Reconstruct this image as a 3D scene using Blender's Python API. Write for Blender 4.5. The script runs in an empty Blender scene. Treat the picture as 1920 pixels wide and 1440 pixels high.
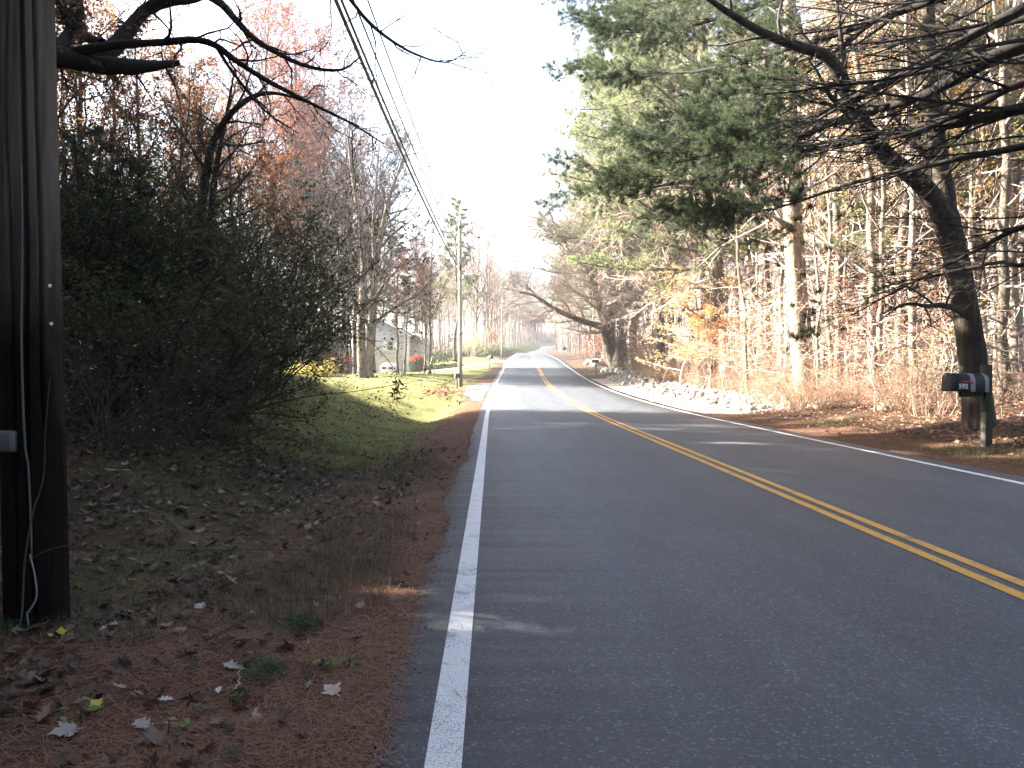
SUN_STRENGTH = 5.0
SKY_STRENGTH = 0.05
EXPOSURE = 3.78
VEIL = 0.0006
import bpy, bmesh, math
import numpy as np
from mathutils import Vector

SC = bpy.context.scene
COL = SC.collection
R = math.radians
RNG = np.random.default_rng(7)
F = 1450.0           # focal length in pixels of the 1920 wide photograph
EYE = 1.45           # camera height over the road


def P3(px, py, depth):
    """Real-world point seen at photograph pixel (px, py) at the given distance down the road."""
    return np.array([(px - 922.0) / F * depth, depth, EYE - (py - 698.0) / F * depth])


# ------------------------------------------------------------------ object helpers
def tag(o, label=None, cat=None, group=None, kind=None):
    if label: o['label'] = label
    if cat: o['category'] = cat
    if group: o['group'] = group
    if kind: o['kind'] = kind
    return o


def empty(name, loc=(0, 0, 0), rz=0.0, label=None, cat=None, group=None):
    o = bpy.data.objects.new(name, None)
    o.empty_display_size = 0.2
    COL.objects.link(o)
    o.location = loc
    o.rotation_euler = (0, 0, rz)
    return tag(o, label, cat, group)


def link(name, me, parent=None):
    o = bpy.data.objects.new(name, me)
    COL.objects.link(o)
    if parent is not None: o.parent = parent
    return o


def copy_tree(o, parent=None):
    c = o.copy()
    COL.objects.link(c)
    c.parent = parent
    for ch in list(o.children): copy_tree(ch, c)
    return c


def np_mesh(name, V, faces, mat, smooth=False, tint=None, attrs=None, mat_idx=None):
    """V (n,3); faces: list of integer arrays (m,3) or (m,4); tint: per-vertex float."""
    V = np.asarray(V, np.float32)
    me = bpy.data.meshes.new(name)
    faces = [np.asarray(f, np.int32) for f in faces if len(f)]
    me.vertices.add(len(V))
    me.vertices.foreach_set('co', V.ravel())
    loops = np.concatenate([f.ravel() for f in faces])
    counts = np.concatenate([np.full(len(f), f.shape[1], np.int32) for f in faces])
    starts = np.concatenate([[0], np.cumsum(counts)[:-1]]).astype(np.int32)
    me.loops.add(len(loops))
    me.loops.foreach_set('vertex_index', loops)
    me.polygons.add(len(counts))
    me.polygons.foreach_set('loop_start', starts)
    me.polygons.foreach_set('loop_total', counts)
    if smooth: me.polygons.foreach_set('use_smooth', np.ones(len(counts), bool))
    for m in (mat if isinstance(mat, (list, tuple)) else [mat]): me.materials.append(m)
    if mat_idx is not None: me.polygons.foreach_set('material_index', np.asarray(mat_idx, np.int32))
    if tint is not None:
        a = me.attributes.new('tint', 'FLOAT', 'POINT')
        a.data.foreach_set('value', np.asarray(tint, np.float32))
    for k, v in (attrs or {}).items():
        a = me.attributes.new(k, 'FLOAT', 'POINT')
        a.data.foreach_set('value', np.asarray(v, np.float32))
    me.update(calc_edges=True)
    return me


class MB:
    """Collects boxes, prisms, tubes and lathes for ONE mesh."""
    def __init__(s): s.V = []; s.Fq = []; s.Ft = []; s.n = 0
    def add(s, V, quads=(), tris=()):
        V = np.asarray(V, float).reshape(-1, 3)
        if len(quads): s.Fq.append(np.asarray(quads, int) + s.n)
        if len(tris): s.Ft.append(np.asarray(tris, int) + s.n)
        s.V.append(V); s.n += len(V)
    def box(s, c, size, rz=0.0, M=None):
        c = np.array(c, float); h = np.array(size, float) / 2
        v = np.array([[x, y, z] for x in (-1, 1) for y in (-1, 1) for z in (-1, 1)], float) * h
        if rz:
            ca, sa = math.cos(rz), math.sin(rz)
            v = np.stack([v[:, 0] * ca - v[:, 1] * sa, v[:, 0] * sa + v[:, 1] * ca, v[:, 2]], 1)
        if M is not None: v = v @ np.array(M).T
        s.add(v + c, [[0, 1, 3, 2], [4, 6, 7, 5], [0, 4, 5, 1], [2, 3, 7, 6], [0, 2, 6, 4], [1, 5, 7, 3]])
    def tube(s, pts, rad, sides=10, cap=True):
        pts = np.asarray(pts, float); rad = np.broadcast_to(np.asarray(rad, float), (len(pts),))
        V, Q = tubes(pts[None], rad[None], sides)
        T = []
        if cap:
            k = len(pts)
            V = np.concatenate([V, pts[:1], pts[-1:]])
            b = k * sides
            for i in range(sides):
                j = (i + 1) % sides
                T.append([b, j, i]); T.append([b + 1, (k - 1) * sides + i, (k - 1) * sides + j])
        s.add(V, Q, T)
    def prism(s, outline, y0, y1):
        """outline: (n,2) in the xz plane, extruded along y."""
        o = np.asarray(outline, float); n = len(o)
        V = np.concatenate([np.stack([o[:, 0], np.full(n, y0), o[:, 1]], 1), np.stack([o[:, 0], np.full(n, y1), o[:, 1]], 1)])
        c = o.mean(0)
        V = np.concatenate([V, [[c[0], y0, c[1]], [c[0], y1, c[1]]]])
        Q = [[i, (i + 1) % n, n + (i + 1) % n, n + i] for i in range(n)]
        T = [[2 * n, (i + 1) % n, i] for i in range(n)] + [[2 * n + 1, n + i, n + (i + 1) % n] for i in range(n)]
        s.add(V, Q, T)
    def build(s, name, mat, parent=None, smooth=False, bevel=0.0):
        me = np_mesh(name, np.concatenate(s.V), [np.concatenate(s.Fq) if s.Fq else [], np.concatenate(s.Ft) if s.Ft else []], mat, smooth)
        bm = bmesh.new(); bm.from_mesh(me)
        bmesh.ops.recalc_face_normals(bm, faces=bm.faces)
        bm.to_mesh(me); bm.free()
        o = link(name, me, parent)
        if bevel:
            m = o.modifiers.new('bevel', 'BEVEL'); m.width = bevel; m.segments = 2; m.limit_method = 'ANGLE'
        return o


def norm(v):
    return v / np.maximum(np.linalg.norm(v, axis=-1, keepdims=True), 1e-9)


def tubes(P, Rd, sides, lump=0.0, rng=None):
    """P (N,k,3), Rd (N,k) -> verts, quads of N tapered tubes."""
    N, k = P.shape[:2]
    T = norm(np.gradient(P, axis=1))
    mean = np.abs(T.mean(1))
    ref = np.eye(3)[np.argmin(mean, 1)][:, None, :]
    U = norm(np.cross(T, np.broadcast_to(ref, T.shape)))
    W = np.cross(T, U)
    a = np.linspace(0, 2 * np.pi, sides, endpoint=False)
    Rr = Rd[:, :, None, None]
    if lump and rng is not None:
        lob = rng.normal(0, lump, (N, 1, sides)) * 0.6 + rng.normal(0, lump, (N, k, sides)) * 0.5
        Rr = Rr * (1 + lob[..., None])
    V = P[:, :, None, :] + Rr * (np.cos(a)[None, None, :, None] * U[:, :, None, :] + np.sin(a)[None, None, :, None] * W[:, :, None, :])
    V = V.reshape(-1, 3)
    base = (np.arange(N) * k * sides)[:, None, None]
    i = (np.arange(k - 1) * sides)[None, :, None]
    s0 = np.arange(sides)[None, None, :]
    s1 = (s0 + 1) % sides
    q = np.stack([base + i + s0, base + i + s1, base + i + sides + s1, base + i + sides + s0], -1).reshape(-1, 4)
    return V, q


def sample(P, Rd, t):
    """P (N,k,3), t (N,n) in 0..1 -> positions, radii, tangents at t."""
    k = P.shape[1]
    f = np.clip(t, 0, 0.9999) * (k - 1)
    i = f.astype(int); w = (f - i)[..., None]
    r = np.arange(len(P))[:, None]
    a, b = P[r, i], P[r, i + 1]
    return a + (b - a) * w, Rd[r, i] * (1 - w[..., 0]) + Rd[r, i + 1] * w[..., 0], norm(b - a)


def grow(rng, P, Rd, n, t=(0.3, 1.0), ang=(50, 12), L=(0.4, 0.6), taper=0.4, k=5, wander=0.15, up=0.05, rfac=0.6, rtip=0.3, rmin=0.003, absL=None, flat=0.0, upcurve=0.0):
    """n children on each parent. L is a factor of the parent's length (absL: metres)."""
    N = len(P)
    tt = (np.arange(n)[None, :] + rng.random((N, n))) / n
    tt = t[0] + (t[1] - t[0]) * tt
    pos, rad, tan = sample(P, Rd, tt)
    plen = np.linalg.norm(np.diff(P, axis=1), axis=2).sum(1)[:, None]
    az = np.arange(n)[None, :] * 2.399 + rng.random((N, 1)) * 6.28 + rng.normal(0, 0.5, (N, n))
    ref = np.where(np.abs(tan[..., 2:3]) > 0.9, np.array([1.0, 0, 0]), np.array([0, 0, 1.0]))
    U = norm(np.cross(tan, ref)); W = np.cross(tan, U)
    if flat: az = np.where(rng.random((N, n)) < flat, np.where(np.cos(az) > 0, 0.0, np.pi) + rng.normal(0, 0.25, (N, n)), az)
    side = np.cos(az)[..., None] * U + np.sin(az)[..., None] * W
    a = np.radians(rng.normal(ang[0], ang[1], (N, n)))[..., None]
    d = np.cos(a) * tan + np.sin(a) * side
    ln = (rng.uniform(*absL, (N, n)) if absL else rng.uniform(*L, (N, n)) * plen) * (1 - taper * (tt - t[0]) / max(t[1] - t[0], 1e-6))
    d = d.reshape(-1, 3); ln = ln.reshape(-1); p = pos.reshape(-1, 3)
    pts = [p]
    for s in range(k - 1):
        d = norm(d + rng.normal(0, wander, d.shape) + np.array([0, 0, up + upcurve * s / max(k - 2, 1)]))
        p = p + d * (ln / (k - 1))[:, None]
        pts.append(p)
    Pc = np.stack(pts, 1)
    r0 = np.maximum(rad.reshape(-1) * rfac, rmin)
    r0 = np.minimum(r0, np.maximum(ln * 0.035, rmin))
    Rc = r0[:, None] * np.linspace(1, rtip, k)[None, :]
    return Pc, np.maximum(Rc, rmin * 0.5)


def path(rng, p0, p1, k, wander=0.0, bend=None):
    p0, p1 = np.array(p0, float), np.array(p1, float)
    s = np.linspace(0, 1, k)[:, None]
    P = p0 + (p1 - p0) * s
    off = np.cumsum(rng.normal(0, wander, (k, 3)), 0); off -= off[0]
    off -= s * off[-1] * 0.5
    off[:, 2] *= 0.2
    P = P + off
    if bend is not None: P = P + np.array(bend) * (4 * s * (1 - s))
    return P


def spline(pts, k):
    """Catmull-Rom resample of a few hand-set points."""
    pts = np.asarray(pts, float)
    q = np.concatenate([[2 * pts[0] - pts[1]], pts, [2 * pts[-1] - pts[-2]]])
    out = []
    for t in np.linspace(0, len(pts) - 1, k):
        i = min(int(t), len(pts) - 2); u = t - i
        a, b, c, d = q[i], q[i + 1], q[i + 2], q[i + 3]
        out.append(0.5 * (2 * b + (c - a) * u + (2 * a - 5 * b + 4 * c - d) * u * u + (3 * b - a - 3 * c + d) * u ** 3))
    return np.array(out)


def rot_rand(rng, n):
    q = norm(rng.normal(size=(n, 4)))
    w, x, y, z = q.T
    return np.stack([np.stack([1 - 2 * (y * y + z * z), 2 * (x * y - z * w), 2 * (x * z + y * w)], -1),
                     np.stack([2 * (x * y + z * w), 1 - 2 * (x * x + z * z), 2 * (y * z - x * w)], -1),
                     np.stack([2 * (x * z - y * w), 2 * (y * z + x * w), 1 - 2 * (x * x + y * y)], -1)], 1)


LEAF_OVAL = np.array([[0, -0.5, 0], [0.27, -0.05, 0.07], [0, 0.55, -0.04], [-0.27, -0.05, 0.07]])


def leaves(rng, pos, size, flatness=0.0, shape=LEAF_OVAL, squash=1.0):
    """Folded quads at pos; flatness 0 random .. 1 lying level. Returns V, quads, tint."""
    n = len(pos)
    M = rot_rand(rng, n)
    if flatness > 0:
        a = rng.random(n) * 6.28
        tl = rng.normal(0, 1 - flatness, (n, 2)) * 0.9
        X = norm(np.stack([np.cos(a), np.sin(a), tl[:, 0]], -1))
        Y = norm(np.stack([-np.sin(a), np.cos(a), tl[:, 1]], -1))
        Z = norm(np.cross(X, Y)); Y = np.cross(Z, X)
        M = np.stack([X, Y, Z], -1)
    sz = size * rng.uniform(0.7, 1.3, n)
    V = pos[:, None, :] + np.einsum('nij,mj->nmi', M, shape) * sz[:, None, None]
    m = len(shape)
    q = (np.arange(n) * m)[:, None] + np.arange(m)[None, :]
    return V.reshape(-1, 3), q, np.repeat(rng.random(n), m)


def along(rng, P, n, t=(0.2, 1.0), spread=0.03):
    """n points along each polyline, scattered by spread."""
    tt = rng.uniform(t[0], t[1], (len(P), n))
    p, _, tan = sample(P, np.zeros(P.shape[:2]), tt)
    return (p + rng.normal(0, spread, p.shape)).reshape(-1, 3), tan.reshape(-1, 3)


def tufts(rng, pos, tan, nb=9, length=0.1, width=0.012, spread=0.9):
    """Bundles of pine needles: nb thin triangles fanning forward from each point. V, tris, tint."""
    n = len(pos)
    d = norm(tan[:, None, :] * 0.8 + rng.normal(0, spread * 0.6, (n, nb, 3)) + np.array([0, 0, 0.12]))
    ln = length * rng.uniform(0.75, 1.2, (n, nb, 1))
    sd = norm(np.cross(d, rng.normal(size=(n, nb, 3)))) * width * 0.5
    b = pos[:, None, :] + d * 0.005
    V = np.stack([b - sd, b + sd, b + d * ln], 2).reshape(-1, 3)
    tr = np.arange(n * nb * 3).reshape(-1, 3)
    return V, tr, np.repeat(np.repeat(rng.random(n), nb) * 0.7 + 0.3 * rng.random(n * nb), 3)


def join(*parts):
    """parts: (V, faces) -> V, faces concatenated (same face size)."""
    V, Fc, n = [], [], 0
    for v, f in parts:
        V.append(v); Fc.append(np.asarray(f) + n); n += len(v)
    return np.concatenate(V), np.concatenate(Fc)


def vnoise(x, y, seed=0):
    """Smooth value noise, 0..1."""
    x = np.asarray(x, float); y = np.asarray(y, float)
    xi, yi = np.floor(x).astype(int), np.floor(y).astype(int)
    u, v = x - xi, y - yi
    u, v = u * u * (3 - 2 * u), v * v * (3 - 2 * v)
    def h(a, b):
        s = np.sin(a * 127.1 + b * 311.7 + seed * 74.7) * 43758.5453
        return s - np.floor(s)
    return (h(xi, yi) * (1 - u) + h(xi + 1, yi) * u) * (1 - v) + (h(xi, yi + 1) * (1 - u) + h(xi + 1, yi + 1) * u) * v


# ------------------------------------------------------------------ materials
def new_mat(name):
    m = bpy.data.materials.new(name)
    m.use_nodes = True
    nt = m.node_tree
    nt.nodes.clear()
    out = nt.nodes.new('ShaderNodeOutputMaterial')
    return m, nt, out


def N(nt, kind, **kw):
    n = nt.nodes.new(kind)
    for k, v in kw.items():
        if k in n.inputs: n.inputs[k].default_value = v
        else: setattr(n, k, v)
    return n


def ramp(nt, stops, fac=None):
    r = nt.nodes.new('ShaderNodeValToRGB')
    e = r.color_ramp.elements
    while len(e) < len(stops): e.new(0.5)
    for el, (p, c) in zip(e, stops): el.position = p; el.color = (*c, 1)
    if fac is not None: nt.links.new(fac, r.inputs[0])
    return r


def noise(nt, scale, detail=4, rough=0.55, stretch=None, coord='Object', dist=0.0):
    tc = nt.nodes.new('ShaderNodeTexCoord')
    src = tc.outputs[coord]
    if stretch:
        mp = N(nt, 'ShaderNodeMapping'); mp.inputs['Scale'].default_value = stretch
        nt.links.new(src, mp.inputs[0]); src = mp.outputs[0]
    n = N(nt, 'ShaderNodeTexNoise', Scale=scale, Detail=detail, Roughness=rough, Distortion=dist)
    nt.links.new(src, n.inputs['Vector'])
    return n.outputs[0]


def plain(name, col, rough=0.6, var=0.12, scale=8.0, metal=0.0, bump=0.0, spec=0.5, stretch=None):
    m, nt, out = new_mat(name)
    b = N(nt, 'ShaderNodeBsdfPrincipled', Roughness=rough, Metallic=metal)
    b.inputs['Specular IOR Level'].default_value = spec
    f = noise(nt, scale, stretch=stretch)
    c = np.array(col)
    r = ramp(nt, [(0.3, tuple(c * (1 - var))), (0.7, tuple(np.minimum(c * (1 + var), 1)))], f)
    nt.links.new(r.outputs[0], b.inputs['Base Color'])
    if bump:
        bp = N(nt, 'ShaderNodeBump', Strength=bump, Distance=0.02)
        nt.links.new(f, bp.inputs['Height']); nt.links.new(bp.outputs[0], b.inputs['Normal'])
    nt.links.new(b.outputs[0], out.inputs[0])
    return m


def bark(name, dark, light, scale=6.0, bump=0.6, stretch=(1, 1, 0.22), lichen=None):
    m, nt, out = new_mat(name)
    b = N(nt, 'ShaderNodeBsdfPrincipled', Roughness=0.9)
    b.inputs['Specular IOR Level'].default_value = 0.2
    f = noise(nt, scale, 8, 0.65, stretch)
    r = ramp(nt, [(0.32, dark), (0.68, light)], f)
    col = r.outputs[0]
    big = noise(nt, 1.3, 3, 0.5)
    mx = N(nt, 'ShaderNodeMix', data_type='RGBA', blend_type='MULTIPLY')
    mx.inputs['Factor'].default_value = 0.7
    r2 = ramp(nt, [(0.3, (0.6, 0.6, 0.6)), (0.7, (1.15, 1.1, 1.05))], big)
    nt.links.new(col, mx.inputs[6]); nt.links.new(r2.outputs[0], mx.inputs[7])
    col = mx.outputs[2]
    if lichen:
        l = noise(nt, 3.5, 5, 0.7)
        rl = ramp(nt, [(0.56, (0, 0, 0)), (0.66, (1, 1, 1))], l)
        m2 = N(nt, 'ShaderNodeMix', data_type='RGBA')
        nt.links.new(rl.outputs[0], m2.inputs[0]); nt.links.new(col, m2.inputs[6])
        m2.inputs[7].default_value = (*lichen, 1)
        col = m2.outputs[2]
    # one tree is a little lighter or darker than the next
    oi = N(nt, 'ShaderNodeObjectInfo')
    mr = N(nt, 'ShaderNodeMapRange'); mr.inputs['To Min'].default_value = 0.75; mr.inputs['To Max'].default_value = 1.25
    nt.links.new(oi.outputs['Random'], mr.inputs[0])
    hs = N(nt, 'ShaderNodeHueSaturation')
    nt.links.new(mr.outputs[0], hs.inputs['Value']); nt.links.new(col, hs.inputs['Color'])
    nt.links.new(hs.outputs[0], b.inputs['Base Color'])
    bp = N(nt, 'ShaderNodeBump', Strength=bump, Distance=0.03)
    nt.links.new(f, bp.inputs['Height']); nt.links.new(bp.outputs[0], b.inputs['Normal'])
    nt.links.new(b.outputs[0], out.inputs[0])
    return m


def leaf(name, cols, trans=0.45, rough=0.6, objvar=0.12):
    """Leaf material: the colour of each leaf comes from its 'tint' attribute."""
    m, nt, out = new_mat(name)
    at = N(nt, 'ShaderNodeAttribute', attribute_name='tint')
    n = len(cols)
    r = ramp(nt, [(i / max(n - 1, 1), c) for i, c in enumerate(cols)], at.outputs['Fac'])
    oi = N(nt, 'ShaderNodeObjectInfo')
    mr = N(nt, 'ShaderNodeMapRange'); mr.inputs['To Min'].default_value = 1 - objvar; mr.inputs['To Max'].default_value = 1 + objvar
    nt.links.new(oi.outputs['Random'], mr.inputs[0])
    hs = N(nt, 'ShaderNodeHueSaturation')
    nt.links.new(mr.outputs[0], hs.inputs['Value']); nt.links.new(r.outputs[0], hs.inputs['Color'])
    d = N(nt, 'ShaderNodeBsdfPrincipled', Roughness=rough)
    d.inputs['Specular IOR Level'].default_value = 0.25
    t = N(nt, 'ShaderNodeBsdfTranslucent')
    mx = N(nt, 'ShaderNodeMixShader'); mx.inputs[0].default_value = trans
    nt.links.new(hs.outputs[0], d.inputs['Base Color']); nt.links.new(hs.outputs[0], t.inputs['Color'])
    nt.links.new(d.outputs[0], mx.inputs[1]); nt.links.new(t.outputs[0], mx.inputs[2])
    nt.links.new(mx.outputs[0], out.inputs[0])
    return m
# ------------------------------------------------------------------ camera, sun, sky
cam = bpy.data.cameras.new('camera')
cam.sensor_fit = 'HORIZONTAL'; cam.sensor_width = 36.0
cam.lens = 36.0 * F / 1920.0
cam.shift_x = (960 - 922) / 1920.0
cam.shift_y = -(720 - 698) / 1920.0
cam.clip_start = 0.05; cam.clip_end = 4000
co = bpy.data.objects.new('camera', cam); COL.objects.link(co)
co.location = (0, 0, EYE); co.rotation_euler = (R(90), 0, 0)
SC.camera = co

SUN_AZ = 15.0      # degrees the sun stands ahead of straight left
SUN_EL = 32.0
ce = math.cos(R(SUN_EL))
SUN = Vector((-math.cos(R(SUN_AZ)) * ce, math.sin(R(SUN_AZ)) * ce, math.sin(R(SUN_EL))))
sl = bpy.data.lights.new('sun', 'SUN'); sl.energy = SUN_STRENGTH; sl.angle = R(0.5); sl.color = (1.0, 0.93, 0.82)
so = bpy.data.objects.new('sun', sl); COL.objects.link(so)
so.rotation_euler = SUN.to_track_quat('Z', 'Y').to_euler(); so.location = (-40, 10, 60)

w = bpy.data.worlds.new('World'); SC.world = w; w.use_nodes = True
nt = w.node_tree; bg = nt.nodes['Background']
sky = nt.nodes.new('ShaderNodeTexSky'); sky.sky_type = 'NISHITA'; sky.sun_disc = False
sky.sun_elevation = R(SUN_EL); sky.sun_rotation = math.atan2(SUN.x, SUN.y)
sky.air_density = 1.0; sky.dust_density = 4.0; sky.ozone_density = 1.0
nt.links.new(sky.outputs[0], bg.inputs[0]); bg.inputs[1].default_value = SKY_STRENGTH

SC.view_settings.view_transform = 'Standard'; SC.view_settings.look = 'None'
SC.view_settings.exposure = EXPOSURE; SC.view_settings.gamma = 1.0
SC.render.engine = 'CYCLES'
SC.cycles.use_denoising = True
SC.cycles.max_bounces = 6; SC.cycles.diffuse_bounces = 4; SC.cycles.glossy_bounces = 2
SC.cycles.transmission_bounces = 4; SC.cycles.transparent_max_bounces = 6
SC.cycles.sample_clamp_indirect = 6.0

# ------------------------------------------------------------------ the lie of the land
def smoothed(xs, ys):
    g = np.arange(-40, 460.5, 0.5)
    v = np.interp(g, xs, ys)
    k = np.exp(-0.5 * (np.arange(-24, 25) / 9.0) ** 2); k /= k.sum()
    return g, np.convolve(np.pad(v, 24, mode='edge'), k, 'valid')
_gx, _xl = smoothed([-40, 0, 30, 56, 110, 217, 260, 300, 340, 380, 460], [-.18, -.18, -.16, .31, 2.35, 7.4, 11.0, 18.0, 29.0, 46, 95])
_gz, _zr = smoothed([-40, 0, 28, 42, 56, 70, 85, 110, 217, 260, 300, 340, 460], [0, 0, 0, .2, .64, 1.25, 2.0, 3.3, 6.9, 9.0, 11.3, 13.0, 15])
def xl(Y): return np.interp(Y, _gx, _xl)          # centre of the left white line
def zr(Y): return np.interp(Y, _gz, _zr)          # height of the road
ROADW = 7.02                                       # white line to white line
MID = 3.68                                         # left line to the double yellow
LE, RE = 0.27, 0.42                                # asphalt beyond the white lines

DL = np.array([0, .5, 1, 2, 3, 4.5, 7, 12, 25, 80, 400.])
YL = np.array([-40, 0, 14, 29, 45, 60, 78, 98, 130, 250, 460.])
ZL = np.array([[0, -.02, -.05, -.12, -.02, .35, 1.0, 1.5, 2.0, 3, 8],
               [0, -.02, -.05, -.12, -.02, .35, 1.0, 1.5, 2.0, 3, 8],
               [0, -.04, -.08, -.15, .05, .55, 1.2, 1.6, 2.0, 3, 8],
               [0, -.08, -.2, -.42, -.2, .35, 1.2, 1.6, 2.0, 3, 8],
               [0, -.01, -.05, -.1, 0, .2, .42, .6, 1.0, 2, 8],
               [0, 0, 0, .05, .1, .25, .4, .45, .6, 1.5, 8],
               [0, 0, -.03, -.1, -.18, -.28, -.4, -.5, -.5, .4, 8],
               [0, 0, -.05, -.15, -.35, -.55, -.85, -1.3, -1.6, 0, 8],
               [0, .05, .1, .2, .2, .2, .2, 0, 0, 1, 8],
               [0, .1, .2, .5, .7, 1, 1.2, 1.5, 2, 4, 10],
               [0, .1, .2, .5, .7, 1, 1.2, 1.5, 2, 4, 10]])
DR = np.array([0, .5, 1, 2, 3, 4.5, 7, 12, 25, 80, 400.])
ZR = np.array([0, .0, .03, .09, .2, .32, .42, .5, .9, 2.5, 9])


def H(X, Y, rough=True):
    """Ground height beside the road (left and right), the road itself inside."""
    X = np.asarray(X, float); Y = np.asarray(Y, float)
    xe = xl(Y)
    dl = np.clip(xe - LE - X, 0, 399); dr = np.clip(X - (xe + ROADW + RE), 0, 399)
    fi = np.clip(np.interp(Y, YL, np.arange(len(YL))), 0, len(YL) - 1.001); i = fi.astype(int); wy = fi - i
    wy = wy * wy * (3 - 2 * wy)
    fj = np.clip(np.interp(dl, DL, np.arange(len(DL))), 0, len(DL) - 1.001); j = fj.astype(int); wx = fj - j
    zl = (ZL[i, j] * (1 - wx) + ZL[i, j + 1] * wx) * (1 - wy) + (ZL[i + 1, j] * (1 - wx) + ZL[i + 1, j + 1] * wx) * wy
    zrr = np.interp(dr, DR, ZR)
    d = np.maximum(dl, dr)
    z = zr(Y) + np.where(dl > 0, zl, zrr)
    # the garage court lies lower than the lawn in front of it
    sm = lambda a, b, v: (lambda u: u * u * (3 - 2 * u))(np.clip((v - a) / (b - a), 0, 1))
    z = z - 1.15 * sm(96.5, 100.5, Y) * sm(116, 112, Y) * sm(-26, -22, X) * sm(-7.5, -10, X)
    if rough:
        amp = np.clip(d / 2.5, 0, 1)
        z = z + amp * ((vnoise(X * .45, Y * .45, 1) - .5) * .2 + (vnoise(X * 1.7, Y * 1.7, 2) - .5) * .10 + (vnoise(X * 6, Y * 6, 3) - .5) * .025)
        z = z + np.clip(d / 25, 0, 1) * (vnoise(X * .06, Y * .06, 4) - .5) * 1.2
    return z


def Hf(x, y): return float(H(np.array([x]), np.array([y]))[0])


def edge_wobble(Y, side):
    return (vnoise(Y * .7, 5.0 * side, 11) - .5) * .13 + (vnoise(Y * 2.9, 3.0 * side, 12) - .5) * .05 + (vnoise(Y * 13.0, 2.0 * side, 13) - .5) * .035


# lawn / needles / leaf litter / sandy gravel zones of the ground (kinds of ground cover, 0..1)
def zones(X, Y):
    xe = xl(Y); dl = xe - LE - X; dr = X - (xe + ROADW + RE)
    n = vnoise(X * .5, Y * .5, 21) - .5; n2 = vnoise(X * 1.9, Y * 1.9, 22) - .5
    left = dl > -0.5
    # lawn: from about 13 m on, left of the shoulder, up to the wood behind the house
    s = lambda a, b, v: np.clip((v - a) / (b - a), 0, 1)
    lawn = s(0.9, 1.9, dl + n * 1.2 + n2 * .5) * s(11.5, 19, Y + n * 6 + n2 * 2 - np.clip(dl - 4, 0, 6) * 1.6) * (1 - s(122, 126, Y + n * 6)) * (1 - s(19, 26, dl + n * 5))
    moss = s(.42, .62, vnoise(X * .75, Y * .75, 25)) * s(1.0, 1.7, dl) * s(6.0, 3.6, dl) * s(3.4, 5.5, Y) * .36
    lawn = np.maximum(lawn, moss) * left
    strip = s(1.7, 0.4, np.abs(np.where(left, dl, dr) - .2) + n * 1.0 + n2 * .4)
    needle = strip * np.where(left, 1.0, s(30, 25, Y)) * (1 - s(60, 70, Y)) 
    near = s(3.6, 1.6, dl + n * 1.6) * s(8.5, 5.0, Y + n * 3) * left
    needle = np.maximum(needle, near * .75)
    sand = (~left) * s(5.0, 3.8, dr + n * .8) * s(25.0, 27.5, Y + n * 2) * s(64, 60, Y)
    return lawn, needle, sand


def grid_axis(segs):
    out = [segs[0][0]]
    for a, b, st in segs:
        n = max(1, int(round((b - a) / st)))
        out += list(np.linspace(a, b, n + 1)[1:])
    return np.array(out)

gx = grid_axis([(-500, -150, 50), (-150, -50, 8), (-50, -20, 2), (-20, -8, .6), (-8, 0.6, .12), (0.6, 6.0, .6), (6.0, 14, .16), (14, 30, .6), (30, 70, 2), (70, 160, 8), (160, 600, 55)])
gy = grid_axis([(-60, -4, 4), (-4, 2, .5), (2, 12, .1), (12, 35, .2), (35, 70, .4), (70, 130, 1), (130, 300, 3), (300, 460, 5), (460, 1500, 80)])
gX, gY = np.meshgrid(gx, gy)
# the grid follows the road's bend so that its fine columns stay beside it
gX = gX + np.where(np.abs(gX) < 160, (xl(gY) + .18) * np.clip(1 - np.abs(gX) / 160, 0, 1), 0)
gZ = H(gX, gY)
inside = (gX > xl(gY) - LE + .02) & (gX < xl(gY) + ROADW + RE - .02)
gZ = np.where(inside, zr(gY) - .05, gZ)
la, ne, sa = zones(gX, gY)
# the strip of ground right at the asphalt edge sits a little under it
me = np_mesh('ground', np.stack([gX, gY, gZ], -1).reshape(-1, 3),
             [(lambda ny, nx: (np.arange(ny - 1)[:, None] * nx + np.arange(nx - 1)[None, :]).reshape(-1, 1) + np.array([0, 1, nx + 1, nx]))(len(gy), len(gx))],
             None, True, attrs={'lawn': la.ravel(), 'needle': ne.ravel(), 'sand': sa.ravel()})
me.materials.clear()


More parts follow.
